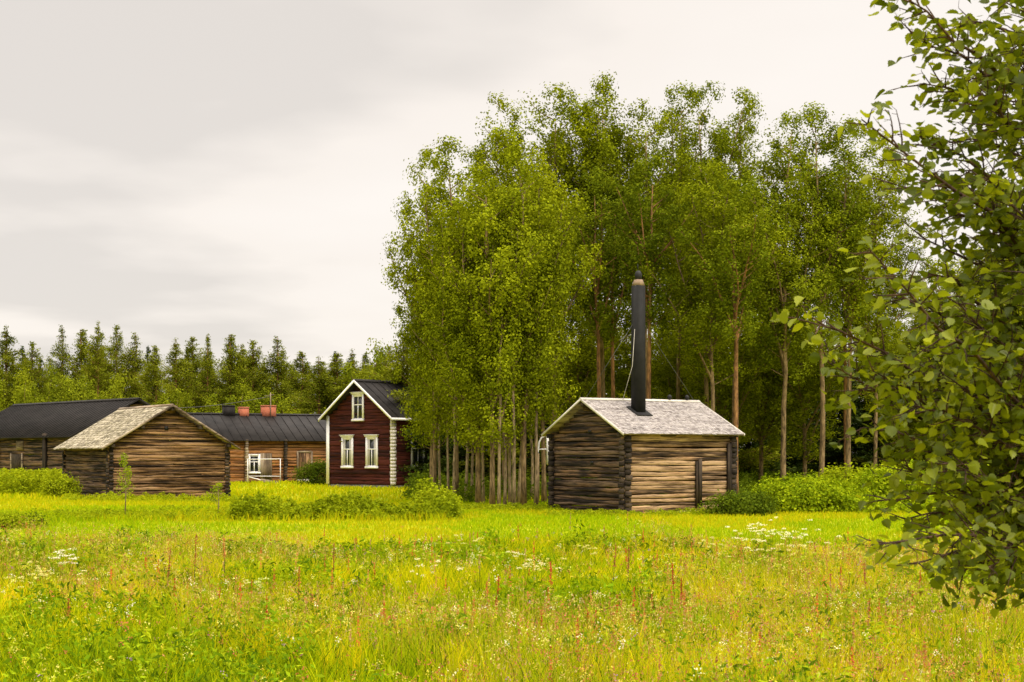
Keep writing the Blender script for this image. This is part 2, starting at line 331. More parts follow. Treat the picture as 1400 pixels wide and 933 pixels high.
# ------------------------------------------------------------------ building helpers
GAP = 0.028       # open seam between two logs
def log_wall(mb, axis, s0, s1, fixed, z0, z1, R, h=0.19, t=0.16, ext=0.13, ridge=None, off=0.0, mn=0.3):
    """stacked logs along local axis (0 = x, 1 = y) at the other coordinate 'fixed'; ridge=(half span centre, eave z, slope) cuts the gable logs"""
    z = z0 + off
    while True:
        hh = h * R.choice([.7, .9, 1.05, 1.25, 1.6], p=[.2, .25, .25, .2, .1]) * R.uniform(.92, 1.08); zc_ = z + hh / 2
        a, b = s0 - ext * R.uniform(.8, 1.15), s1 + ext * R.uniform(.8, 1.15)
        if ridge is not None:
            c_, ez, sl = ridge
            if z + hh > ez:
                half = (s1 - s0) / 2 - (z + hh - ez) / sl
                if half < mn / 2: break
                a, b = c_ - half, c_ + half
        elif z + hh > z1 + .03: break
        P = (lambda s_: (s_, fixed, zc_)) if axis == 0 else (lambda s_: (fixed, s_, zc_))
        if axis == 0: mb.log(P(a), P(b), hh - GAP * R.uniform(-.2, 1.1), t * R.uniform(.88, 1.12), R, R.random())
        else: mb.log(P(a), P(b), hh - GAP * R.uniform(-.2, 1.1), t * R.uniform(.88, 1.12), R, R.random())
        z += hh
def slab(mb, p0, p1, p2, p3, th):
    """thin plate with corners p0..p3 (counterclockwise seen from above) and thickness th downward along its normal"""
    P = np.array([p0, p1, p2, p3], float); n = np.cross(P[1] - P[0], P[3] - P[0]); n /= np.linalg.norm(n)
    if n[2] < 0: n = -n
    mb.hexa(np.vstack([P - n * th, P]))
def shingles(name, e0, e1, r0, mat, parent, R, course=0.15, wid=0.13, rag=0.012, th=0.014):
    """courses of overlapping shingles on a roof plane: e0->e1 the eave, r0 the ridge point above e0"""
    e0, e1, r0 = map(lambda v: np.array(v, float), (e0, e1, r0)); u = e1 - e0; L = np.linalg.norm(u); u /= L
    v = r0 - e0; H = np.linalg.norm(v); v /= H; n = np.cross(u, v); n /= np.linalg.norm(n)
    if n[2] < 0: n = -n
    mb = MB(); nc = int(H / course)
    for c in range(nc):
        s = 0.0; b0 = c * course - 0.02
        row = R.random()
        while s < L:
            w_ = wid * R.uniform(0.6, 1.4); s1 = min(L, s + w_); lo = b0 + R.normal(0, rag); hi = min(H, b0 + course * 1.25); lift = 0.020 + R.normal(0, 0.003)
            b_ = [e0 + u * (s + .003) + v * lo + n * (lift - th), e0 + u * (s1 - .003) + v * lo + n * (lift - th), e0 + u * (s1 - .003) + v * hi + n * (-0.004), e0 + u * (s + .003) + v * hi + n * (-0.004)]
            P = np.vstack([b_, [q + n * th for q in b_]]); rr = row * .75 + .25 * R.random()
            G = np.column_stack([np.tile([s, s1, s1, s], 2) + row * 50, np.tile([lo, lo, hi, hi], 2), np.full(8, rr * .35)])
            mb.hexa(P, G); s = s1
    return mb.build(name, mat, parent)

def gable_roof_metal(parent, half, L, ez, rz, ov_e, ov_g, axis, seam=0.55, mat='metal_roof', name='roof'):
    """ridge along local 'axis'; building spans 0..2*half across and 0..L along"""
    sl = (rz - ez) / (half + ov_e); mb = MB()
    def pt(a, c, z): return (a, c, z) if axis == 0 else (c, a, z)
    for sgn, c0 in ((-1, -ov_e), (1, 2 * half + ov_e)):
        slab(mb, pt(-ov_g, c0, ez), pt(L + ov_g, c0, ez), pt(L + ov_g, half, rz), pt(-ov_g, half, rz), 0.05)
        a = -ov_g + 0.02
        nrm = np.array([0, sgn * sl, 1.0]); nrm /= np.linalg.norm(nrm)
        while a < L + ov_g:
            q = np.array([(a - .015, c0, ez), (a + .015, c0, ez), (a + .015, half, rz), (a - .015, half, rz)], float)
            up = q + nrm * 0.045; dn = q + nrm * 0.003
            P = np.vstack([dn, up])
            if axis == 1: P = P[:, [1, 0, 2]]
            mb.hexa(P); a += seam
    o = mb.build(name, M[mat], parent)
    cp = MB(); s_ = 0.09
    P = [pt(-ov_g - .01, half, rz + .085), pt(L + ov_g + .01, half, rz + .085)]
    for sg in (-1, 1):
        slab(cp, pt(-ov_g - .01, half + sg * .16, rz + .062 - .16 * sl), pt(L + ov_g + .01, half + sg * .16, rz + .062 - .16 * sl), P[1], P[0], 0.012)
    cp.build('ridge_cap', M[mat], o)
    return o
def window(parent, axis, face, c, z0, z1, wd, sgn=-1, mull=True, crown=True, panes=(1, 2), mat='white', curtains=False, fr=0.11):
    """window on a wall: axis 0 -> wall runs along x at y=face (outward sgn), axis 1 -> wall runs along y at x=face"""
    def bx(mb, a0, a1, d0, d1, z0_, z1_):
        f0, f1 = sorted((face + sgn * d0, face + sgn * d1))
        if axis == 0: mb.box(a0, a1, f0, f1, z0_, z1_)
        else: mb.box(f0, f1, a0, a1, z0_, z1_)
    h_ = wd / 2; mb = MB()
    bx(mb, c - h_ - fr, c - h_, .0, .07, z0, z1); bx(mb, c + h_, c + h_ + fr, .0, .07, z0, z1)
    bx(mb, c - h_, c + h_, .0, .066, z1 - fr, z1)
    if crown:
        bx(mb, c - h_ - fr - .05, c + h_ + fr + .05, .0, .12, z1 + .003, z1 + .09)
        bx(mb, c - h_ - fr - .10, c + h_ + fr + .10, .0, .16, z1 + .093, z1 + .125)
    o = mb.build('window', M[mat], parent)
    sl = MB(); bx(sl, c - h_ - fr - .03, c + h_ + fr + .03, .0, .11, z0 - .11, z0 - .003); sl.build('sill', M[mat], o)
    s_ = MB(); zb, zt = z0, z1 - fr
    zsplit = zb + (zt - zb) * 0.62
    if mull:
        bx(s_, c - h_, c + h_, .02, .05, zsplit - .03, zsplit + .03)
        bx(s_, c - .028, c + .028, .02, .048, zb + .06, zsplit - .03)
        if panes[1] > 1 and panes[0] > 1: bx(s_, c - .02, c + .02, .02, .046, zsplit + .03, zt - .05)
    for q in (-1, 1): bx(s_, *sorted((c + q * h_, c + q * (h_ - .045))), .02, .052, zb, zt)
    bx(s_, c - h_ + .045, c + h_ - .045, .02, .05, zb, zb + .055); bx(s_, c - h_ + .045, c + h_ - .045, .02, .05, zt - .05, zt)
    s_.build('sash', M[mat], o)
    p_ = MB(); bx(p_, c - h_ + .01, c + h_ - .01, .004, .03, zb + .01, zt - .01); p_.build('pane', M['glass'], o)
    if curtains:
        k = MB()
        for q in (-1, 1): bx(k, *sorted((c + q * (h_ - .05), c + q * (h_ - .05 - wd * .22))), .030, .034, zb + .06, zt - .05)
        k.build('curtain', M['curtain'], o)
    return o

# ------------------------------------------------------------------ the smoke sauna with the tall chimney
R = rng(11)
x_, y_ = at(855, 48.6)
sa = empty('log_cabin', (x_, y_, 0.0), math.radians(30), 'small grey-roofed log cabin with a very tall black chimney', 'cabin')
L, W, EZ, RZ, OE, OG = 4.55, 4.6, 2.67, 3.92, 0.36, 0.32
sl = (RZ - EZ) / (W / 2 + OE); ez_w = EZ + sl * OE - 0.10
mb = MB(); log_wall(mb, 0, 0, L, 0.0, -0.09, ez_w, R, 0.145); o = mb.build('wall', M['log_sauna'], sa); o['label'] = 'warm brown log wall facing the meadow'
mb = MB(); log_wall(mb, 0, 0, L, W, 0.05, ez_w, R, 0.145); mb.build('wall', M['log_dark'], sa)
for f_, nm in ((0.0, 'dark gable wall of hewn logs, shade painted into the colour'), (L, None)):  # near gable's shade is painted in with the darker logs
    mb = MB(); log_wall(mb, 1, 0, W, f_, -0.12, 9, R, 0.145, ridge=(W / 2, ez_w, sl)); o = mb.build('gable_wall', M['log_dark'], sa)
    if nm: o['label'] = nm
# black cross-cornered log ends
for cx, cy in ((0, 0), (L, 0), (0, W), (L, W)):
    mb = MB(); z = -0.12
    while z < ez_w - 0.32:
        hh = 0.185 * R.uniform(.9, 1.1); sx = -1 if cx == 0 else 1; sy = -1 if cy == 0 else 1
        mb.log((cx + sx * .07, cy, z + hh * .5), (cx + sx * R.uniform(.19, .25), cy, z + hh * .5), hh * .9, .20, R, R.random())
        mb.log((cx, cy + sy * .07, z + hh), (cx, cy + sy * R.uniform(.19, .25), z + hh), hh * .9, .20, R, R.random())
        z += hh
    mb.build('corner_logs', M['log_end'], sa)
for cx, cy in ((0, 0), (L, 0), (0, W), (L, W), (L / 2, 0), (0, W / 2)): mb = MB(); mb.box(cx - .2, cx + .2, cy - .18, cy + .18, -.3, -0.1); mb.build('foundation_stone', M['stone'], sa)
mb = MB()   # roof deck of boards under the shingles
slab(mb, (-OG, -OE, EZ), (L + OG, -OE, EZ), (L + OG, W / 2, RZ), (-OG, W / 2, RZ), .05)
slab(mb, (-OG, W + OE, EZ), (L + OG, W + OE, EZ), (L + OG, W / 2, RZ), (-OG, W / 2, RZ), .05)
roof = mb.build('roof', M['plank'], sa)
shingles('shingles', (-OG, -OE, EZ), (L + OG, -OE, EZ), (-OG, W / 2, RZ), M['shingle_grey'], roof, R, .125, .10)
shingles('shingles', (-OG, W + OE, EZ), (L + OG, W + OE, EZ), (-OG, W / 2, RZ), M['shingle_grey'], roof, R, .125, .10)
def rake_boards(parent, half, L, ez, rz, ov_e, ov_g, axis, mat, wd=0.13, ends=(0, 1), nm='bargeboard'):
    sl_ = (rz - ez) / (half + ov_e)
    for e_ in ends:
        a0 = -ov_g - 0.035 if e_ == 0 else L + ov_g + 0.003; a1 = a0 + 0.032
        for sg in (-1, 1):
            c0 = -ov_e - .02 if sg < 0 else 2 * half + ov_e + .02; m_ = MB()
            z0_ = ez - .02 * sl_ + .035; z1_ = rz + .035
            P = np.array([(a0, c0, z0_ - wd), (a1, c0, z0_ - wd), (a1, half, z1_ - wd), (a0, half, z1_ - wd), (a0, c0, z0_), (a1, c0, z0_), (a1, half, z1_), (a0, half, z1_)])
            if axis == 1: P = P[:, [1, 0, 2]]
            m_.hexa(P); m_.build(nm, mat, parent)
rake_boards(roof, W / 2, L, EZ, RZ, OE, OG, 0, M['white_trim'], 0.09)
mb = MB()
for sg in (-1, 1): slab(mb, (-OG - .04, W / 2 + sg * .12, RZ + .045 - .12 * sl), (L + OG + .04, W / 2 + sg * .12, RZ + .045 - .12 * sl), (L + OG + .04, W / 2, RZ + .06), (-OG - .04, W / 2, RZ + .06), .02)
mb.build('ridge_board', M['white_trim'], roof)
for xx in (3.55, 4.35):
    mb = MB(); mb.tube([(xx, W / 2, RZ + .05), (xx, W / 2, RZ + .13), (xx, W / 2, RZ + .2), (xx, W / 2, RZ + .24)], [.035, .09, .08, .02], 8); mb.build('ridge_knob', M['black'], roof)
mb = MB()  # rafters and purlin ends under the eaves
for yy in (0.0, W / 2, W): mb.log((-OG + .02, yy, EZ + sl * (OE + min(yy, W - yy)) - .19), (L + OG - .02, yy, EZ + sl * (OE + min(yy, W - yy)) - .19), .16, .14, R, R.random())
mb.build('purlins', M['log_end'], sa)
# dark upright braces on the right wall, holes and plank on the gable
mb = MB(); mb.log((3.02, -.16, .95), (3.02, -.158, .951), 1.62, .1, R, .3); mb = MB(); mb.box(2.90, 3.13, -.20, -.10, 0.12, 1.72, 2); mb.box(2.96, 3.08, -.26, -.203, 0.2, 1.80, 2); mb.build('wall_brace', M['log_end'], sa)
mb = MB(); mb.box(4.30, 4.46, -.21, -.10, 0.05, 2.35, 2); mb.build('wall_brace', M['log_end'], sa)
for zz, yy in ((2.72, 2.1), (1.62, 1.95)):
    mb = MB(); mb.box(-.105, -.06, yy - .09, yy + .09, zz, zz + .1); mb.build('vent_hole', M['black'], sa)
# chimney
cx, cy = 1.5, 1.37; zr = EZ + sl * (OE + cy); top = 7.95; h2 = .188
ch = MB(); P = []
for z, s_ in ((zr - .25, 1.0), (top, 0.93)): P += [(cx - h2 * s_, cy - h2 * s_, z), (cx + h2 * s_, cy - h2 * s_, z), (cx + h2 * s_, cy + h2 * s_, z), (cx - h2 * s_, cy + h2 * s_, z)]
ch.hexa(P); chim = ch.build('chimney', M['felt'], sa)
mb = MB()
a = .168; P = [(cx - a, cy - a, top + .003), (cx + a, cy - a, top + .003), (cx + a, cy + a, top + .003), (cx - a, cy + a, top + .003)]; a = .11
P += [(cx - a, cy - a, top + .22), (cx + a, cy - a, top + .22), (cx + a, cy + a, top + .22), (cx - a, cy + a, top + .22)]; mb.hexa(P); mb.build('collar', M['collar'], chim)
mb = MB(); zz = np.array([.20, .24, .32, .42, .50, .54]); mb.tube([(cx, cy, top + q) for q in zz], [.08, .11, .13, .125, .09, .03], 12); mb.tube([(cx - .01, cy, top + .53), (cx - .03, cy, top + .78)], [.02, .012], 6)
mb.build('spark_guard', M['black'], chim, True)
mb = MB(); q = [(cx - .32, cy - .42), (cx + .34, cy - .42), (cx + .34, cy + .28), (cx - .32, cy + .28)]
P = [(a_, b_, EZ + sl * (OE + b_) + .040) for a_, b_ in q] + [(a_, b_, EZ + sl * (OE + b_) + .058) for a_, b_ in q]; mb.hexa(P); mb.build('flashing', M['felt'], chim)
for tip in ((-.1, W / 2, RZ + .07), (L + .1, W / 2, RZ + .07)):
    mb = MB(); mb.tube([(cx, cy, 6.9), tip], .007, 5); mb.build('guy_wire', M['wire'], chim)
mb = MB(); mb.tube([(cx - .19, cy - .05, 6.4), (cx - .27, cy - .02, 5.1), (cx - .46, cy + .3, 3.9)], .010, 5); mb.build('lightning_rod_cable', M['white_trim'], chim)

# ------------------------------------------------------------------ red farmhouse
GAP = 0.006; R = rng(21); x_, y_ = at(536, 82.7)
ho = empty('farmhouse', (x_, y_, 0), math.radians(48), 'dark red wooden farmhouse with white trimmed windows and black sheet roof', 'house')
L, W, EZ, RZ, OE, OG = 7.4, 5.6, 4.07, 6.33, 0.4, 0.45; sl = (RZ - EZ) / (W / 2 + OE); ez_w = EZ + sl * OE - .08
mb = MB()
for c in np.arange(0, L, 1.2): mb.box(c, min(L, c + 1.15), -.04, .2, -.3, .14); mb.box(c, min(L, c + 1.15), W - .2, W + .04, -.3, .14)
for c in np.arange(.25, W - .25, 1.1): mb.box(-.04, .2, c, min(W - .25, c + 1.06), -.3, .14)
mb.build('foundation', M['stone'], ho)
for ax, a0, a1, fx in ((0, 0, L, 0.0), (0, 0, L, W)):
    mb = MB(); log_wall(mb, ax, a0, a1, fx, .15, ez_w, R, .2, .15, ext=0.0); mb.build('wall', M['red_wall'], ho)
for fx in (0.0, L):
    mb = MB(); log_wall(mb, 1, 0, W, fx, .15, 9, R, .2, .15, ext=0.0, ridge=(W / 2, ez_w, sl)); mb.build('gable_wall', M['red_wall'], ho)
rf = gable_roof_metal(ho, W / 2, L, EZ, RZ, OE, OG, 0, 0.6)
rake_boards(rf, W / 2, L, EZ, RZ, OE, OG, 0, M['white'], 0.17)
mb = MB(); mb.box(-OG, L + OG, -OE - .03, -OE - .003, EZ - .15, EZ - .01); mb.build('fascia', M['white'], rf)
mb = MB()
for a in np.arange(-OG + .1, L + OG, .55): mb.box(a, a + .09, -OE + .02, 0.0, EZ - .12 - 0.0, EZ - .055)
mb.build('rafter_ends', M['red_wall'], ho)
# quoined white corner: interlocked painted log ends
mb = MB(); z = .15; k = 0
while z < EZ - .2:
    hh = .2
    w1 = .32 if k % 2 else .29
    mb.box(-.12, -.082, .0 - .12, w1 - .27, z, z + hh - .006); mb.box(-.12 + .04, w1 - .08, -.12, -.082, z, z + hh - .006)
    z += hh; k += 1
mb.build('corner_boards', M['white_trim'], ho)['label'] = 'white painted block pattern on the near corner'
mb = MB(); mb.box(-.12, -.082, W - .16, W + .10, .15, ez_w + .0); mb.box(-.078, .1, W + .06, W + .10, .15, ez_w); mb.build('corner_boards', M['white'], ho)
for yc in (1.62, 3.78): window(ho, 1, -.075, yc, 1.22, 2.98, .80, curtains=True)
window(ho, 1, -.075, W / 2 + .02, 4.02, 5.52, .80, crown=True, panes=(2, 2))
for xc in (2.0, 5.2): window(ho, 0, -.075, xc, 1.3, 3.0, .9)
mb = MB(); mb.box(4.4, 4.95, W / 2 - .28, W / 2 + .28, RZ - .3, RZ + .75); mb.box(4.35, 5.0, W / 2 - .33, W / 2 + .33, RZ + .753, RZ + .85); mb.build('chimney', M['brick'], rf)

# ------------------------------------------------------------------ pale shingled barn on the left
GAP = 0.026; R = rng(31); x_, y_ = at(151, 61.7)
ba = empty('log_barn', (x_, y_, 0), math.radians(35), 'low brown log barn with a pale worn shingle roof', 'barn')
Wg, Ll, EZ, RZ, OE, OG = 5.37, 6.0, 2.22, 4.14, .5, .4; sl = (RZ - EZ) / (Wg / 2 + OE); ez_w = EZ + sl * OE - .08
mb = MB(); log_wall(mb, 0, 0, Wg, 0, -.10, 9, R, .128, .15, ridge=(Wg / 2, ez_w, sl)); o = mb.build('gable_wall', M['log_barn'], ba)
mb = MB(); log_wall(mb, 0, 0, Wg, Ll, .02, 9, R, .128, .15, ridge=(Wg / 2, ez_w, sl)); mb.build('gable_wall', M['log_barn'], ba)
mb = MB(); log_wall(mb, 1, 0, Ll, 0, -.14, ez_w, R, .128, .15); mb.build('wall', M['log_dark'], ba)['label'] = 'log side wall painted darker for its shade'  # shade of this side put into the log colour
mb = MB(); log_wall(mb, 1, 0, Ll, Wg, -.04, ez_w, R, .128, .15); mb.build('wall', M['log_barn'], ba)
for cx, cy in ((0, 0), (Wg, 0), (0, Ll), (Wg, Ll)):
    mb = MB(); z = -.12; sx = -1 if cx == 0 else 1; sy = -1 if cy == 0 else 1
    while z < ez_w - .34:
        mb.log((cx + sx * .07, cy, z + .08), (cx + sx * R.uniform(.15, .2), cy, z + .08), .14, .17, R, R.random())
        mb.log((cx, cy + sy * .07, z + .16), (cx, cy + sy * R.uniform(.15, .2), z + .16), .12, .17, R, R.random()); z += .16
    mb.build('corner_logs', M['log_end'], ba)
for cx, cy in ((0, 0), (Wg, 0), (0, Ll), (Wg / 2, 0), (0, Ll / 2)): mb = MB(); mb.box(cx - .2, cx + .2, cy - .2, cy + .2, -.3, -.1); mb.build('foundation_stone', M['stone'], ba)
mb = MB()
slab(mb, (-OE, -OG, EZ), (-OE, Ll + OG - .1, EZ), (Wg / 2, Ll + OG - .1, RZ), (Wg / 2, -OG, RZ), .05); slab(mb, (Wg + OE, -OG, EZ), (Wg + OE, Ll + OG - .1, EZ), (Wg / 2, Ll + OG - .1, RZ), (Wg / 2, -OG, RZ), .05)
roof = mb.build('roof', M['plank'], ba)
shingles('shingles', (-OE, -OG, EZ), (-OE, Ll + OG - .1, EZ), (Wg / 2, -OG, RZ), M['shingle_old'], roof, R, .21, .16, .03, .02)
shingles('shingles', (Wg + OE, -OG, EZ), (Wg + OE, Ll + OG - .1, EZ), (Wg / 2, -OG, RZ), M['shingle_old'], roof, R, .21, .16, .03, .02)
rake_boards(roof, Wg / 2, Ll, EZ, RZ, OE, OG, 1, M['plank'], .11, (0,))
mb = MB()
for sg in (-1, 1): slab(mb, (Wg / 2 + sg * .13, -OG, RZ + .04 - .13 * sl), (Wg / 2 + sg * .13, Ll + OG, RZ + .04 - .13 * sl), (Wg / 2, Ll + OG, RZ + .055), (Wg / 2, -OG, RZ + .055), .02)
mb.build('ridge_board', M['plank'], roof)
mb = MB()
for xx in (0.0, 1.35, Wg / 2, Wg - 1.35, Wg): zz = EZ + sl * (OE + min(xx, Wg - xx)) - .17; mb.log((xx, -OG + .03, zz), (xx, Ll + .3, zz), .16, .15, R, R.random())
mb.build('purlins', M['log_end'], ba)
mb = MB(); mb.box(2.42, 2.58, -.105, -.06, 3.02, 3.2); mb.build('vent_hole', M['black'], ba)

# ------------------------------------------------------------------ big dark roofed barn behind it
R = rng(41); d0 = 80.0; x_, y_ = at(97, d0)
a_ = math.radians(45)
bb = empty('long_barn', (x_ + .35 * math.cos(a_) - .35 * math.sin(a_), y_ + .35 * math.sin(a_) + .35 * math.cos(a_), 0), a_, 'big log barn with a wide black ribbed roof at the left edge', 'barn')
half, Ll, EZ, RZ, OE, OG = 3.95, 15.2, 2.93, 5.18, .4, .4; sl = (RZ - EZ) / (half + OE); ez_w = EZ + sl * OE - .08
mb = MB(); log_wall(mb, 0, 0, 2 * half, 0, .0, 9, R, .2, .16, ridge=(half, ez_w, sl)); mb.build('gable_wall', M['log_dark'], bb)
mb = MB(); log_wall(mb, 0, 0, 2 * half, Ll, .0, 9, R, .2, .16, ridge=(half, ez_w, sl)); mb.build('gable_wall', M['log_dark'], bb)
mb = MB(); log_wall(mb, 1, 0, Ll, 0, -.05, ez_w, R, .2, .16); mb.build('wall', M['log_dark'], bb)
mb = MB(); log_wall(mb, 1, 0, Ll, 2 * half, -.05, ez_w, R, .2, .16); mb.build('wall', M['log_barn'], bb)
rf = gable_roof_metal(bb, half, Ll, EZ, RZ, OE, OG, 1, 0.42)
mb = MB()
for sg in (0,):
    pass
for yy in (3.1, 9.2): mb = MB(); mb.box(-.26, -.09, yy - .14, yy + .14, 0, ez_w + .1, 2); mb.build('wall_post', M['log_end'], bb)
mb = MB(); mb.box(-.13, -.085, 6.1, 7.4, .9, 1.95); o = mb.build('shutter', M['bark_dark'], bb)
for f_ in (5.98, 7.41): mb = MB(); mb.box(-.16, -.085, f_, f_ + .11, .85, 2.0); mb.build('frame', M['plank'], o)
mb = MB(); mb.box(-.13, -.085, 5.9, 6.8, 2.2, 2.75, 1); mb.build('hatch', M['plank'], bb)

# ------------------------------------------------------------------ long log outbuilding with brick chimneys
R = rng(51); d0 = 95.0; x_, y_ = at(275, d0)
lb = empty('log_outbuilding', (x_, y_, 0), math.radians(25), 'long log outbuilding under a black sheet roof with brick chimneys', 'outbuilding')
half, L, EZ, RZ, OE, OG = 3.85, 14.0, 2.86, 4.74, .45, .35; sl = (RZ - EZ) / (half + OE); ez_w = EZ + sl * OE - .08
mb = MB(); log_wall(mb, 0, 0, L, 0, .05, ez_w, R, .18, .16); mb.build('wall', M['log_orange'], lb)
mb = MB(); log_wall(mb, 0, 0, L, 2 * half, .05, ez_w, R, .18, .16); mb.build('wall', M['log_orange'], lb)
for fx in (0, L): mb = MB(); log_wall(mb, 1, 0, 2 * half, fx, .0, 9, R, .18, .16, ridge=(half, ez_w, sl)); mb.build('gable_wall', M['log_orange'], lb)
rf = gable_roof_metal(lb, half, L, EZ, RZ, OE, OG, 0, 0.62)
def local_x(px, px_fn=None):   # distance along the front wall seen at column px
    k = (px - 700) / FPX; c, s_ = math.cos(math.radians(25)), math.sin(math.radians(25)); return (k * y_ - x_) / (c - k * s_)
def ridge_x(px):
    k = (px - 700) / FPX; c, s_ = math.cos(math.radians(25)), math.sin(math.radians(25)); X0 = x_ - s_ * half; Y0 = y_ + c * half; return (k * Y0 - X0) / (c - k * s_)
for px in (336, 389):
    xx = local_x(px); mb = MB(); z = .05
    while z < ez_w - .05: mb.log((xx, -.42, z + .09), (xx, -.08, z + .09), .17, .2, R, R.random()); z += .18
    mb.build('wall_end_logs', M['log_end'] if px > 350 else M['plank'], lb)
window(lb, 0, -.08, local_x(347), .72, 1.95, .62, crown=False)
xx = local_x(363); mb = MB(); mb.box(xx - .38, xx + .42, -.13, -.085, .15, 2.0, 2); mb.build('board_door', M['plank'], lb)
xx = local_x(416); mb = MB(); mb.box(xx - .45, xx + .45, -.12, -.085, .2, 2.05, 2); o = mb.build('board_door', M['log_barn'], lb)
mb = MB(); mb.box(xx - .56, xx - .453, -.15, -.085, .2, 2.15, 2); mb.box(xx + .453, xx + .56, -.15, -.085, .2, 2.15, 2); mb.box(xx - .45, xx + .45, -.15, -.085, 2.053, 2.17, 0); mb.build('frame', M['plank'], o)
mb = MB(); mb.box(xx - .6, xx + .5, -.95, -.2, .0, .22); mb.build('doorstep', M['white_trim'], lb)
for p0, p1, hgt, mt, nm in ((305, 320, .62, 'metal_roof', 'black sheet-clad chimney'), (327, 339, .52, 'brick', 'smaller red brick chimney'), (358, 376, .66, 'brick', 'wider red brick chimney beside the aerial')):
    a, b = ridge_x(p0), ridge_x(p1); mb = MB(); mb.box(a, b, half - .3, half + .3, RZ - .3, RZ + hgt - .1)
    mb.box(a - .02, b + .02, half - .32, half + .32, RZ + hgt - .097, RZ + hgt); o = mb.build('chimney', M[mt], rf); o['label'] = nm
a = ridge_x(368); mb = MB(); mb.tube([(a, half - .4, RZ - .2), (a, half - .4, RZ + 1.55)], .035, 6); mb.tube([(a - .45, half - .4, RZ + 1.3), (a + .25, half - .4, RZ + 1.42)], .02, 5); mb.build('aerial_pole', M['plank'], rf)
mb = MB()
for z in (1.28,):
    p0 = np.array([a, half - .4, RZ + z]); p1 = np.array([a - 9.5, half + 2, RZ + .45]); tt = np.linspace(0, 1, 9)[:, None]; pts = p0 + (p1 - p0) * tt; pts[:, 2] -= (np.sin(tt[:, 0] * math.pi) * .35); mb.tube(pts, .014, 4)
mb.build('aerial_wire', M['wire'], rf)

# white rail with a ramp in front of it
c25, s25 = math.cos(math.radians(25)), math.sin(math.radians(25))
xx = local_x(331); ox, oy = x_ + c25 * xx + s25 * 1.5, y_ + s25 * xx - c25 * 1.5
rl = empty('ramp_railing', (ox, oy, 0), math.radians(8), 'thin white rail fence around a small board ramp', 'railing')
mb = MB(); mb.tube([(0, 0, 0), (0, 0, 1.62)], .03, 6); mb.build('post', M['white'], rl); mb = MB(); mb.tube([(2.15, 0, 0), (2.15, 0, 1.62)], .03, 6); mb.build('post', M['white'], rl)
mb = MB(); mb.tube([(-.05, 0, 1.6), (2.2, 0, 1.62)], .028, 6); mb.build('top_rail', M['white'], rl)
mb = MB(); mb.tube([(0, 0, .48), (2.15, 0, .46)], .025, 6); mb.build('lower_rail', M['white'], rl)
mb = MB(); mb.tube([(.1, 0.01, .42), (1.3, -.2, .1)], .035, 6); mb.build('brace', M['white'], rl)
rp = MB(); rp.hexa([(.9, -.5, -.02), (2.4, -.5, -.02), (2.4, .8, -.02), (.9, .8, .0), (.9, -.5, .30), (2.4, -.5, .03), (2.4, .8, .03), (.9, .8, .30)]); o = rp.build('board_ramp', M['plank']); o.location = (ox, oy, 0); o.rotation_euler[2] = math.radians(8); tag(o, 'grey sloping board ramp below the white rail', 'ramp')

# white arched frame among the trunks
x2, y2 = at(736, 57.5); wf = empty('arched_frame', (x2, y2, 0), 0, 'white curved frame with a crossbar half hidden between trunks and the cabin', 'frame')
mb = MB(); mb.tube([(0, 0, 0), (0, 0, 2.0)], .04, 8); mb.build('post', M['bark_slim'], wf); mb = MB(); mb.tube([(0, 0, 2.0), (0, 0, 2.2), (.03, 0, 2.45), (.13, 0, 2.63), (.25, 0, 2.70), (.36, 0, 2.70)], .035, 8); mb.build('arch', M['white'], wf)
mb = MB(); mb.tube([(.36, 0, 2.72), (.38, 0, 2.2), (.36, 0, 1.55)], [.05, .06, .03], 8); mb.build('side_rod', M['white'], wf)
mb = MB(); mb.tube([(-.12, 0, 2.15), (.40, 0, 2.17)], .03, 6); mb.build('crossbar', M['white'], wf)

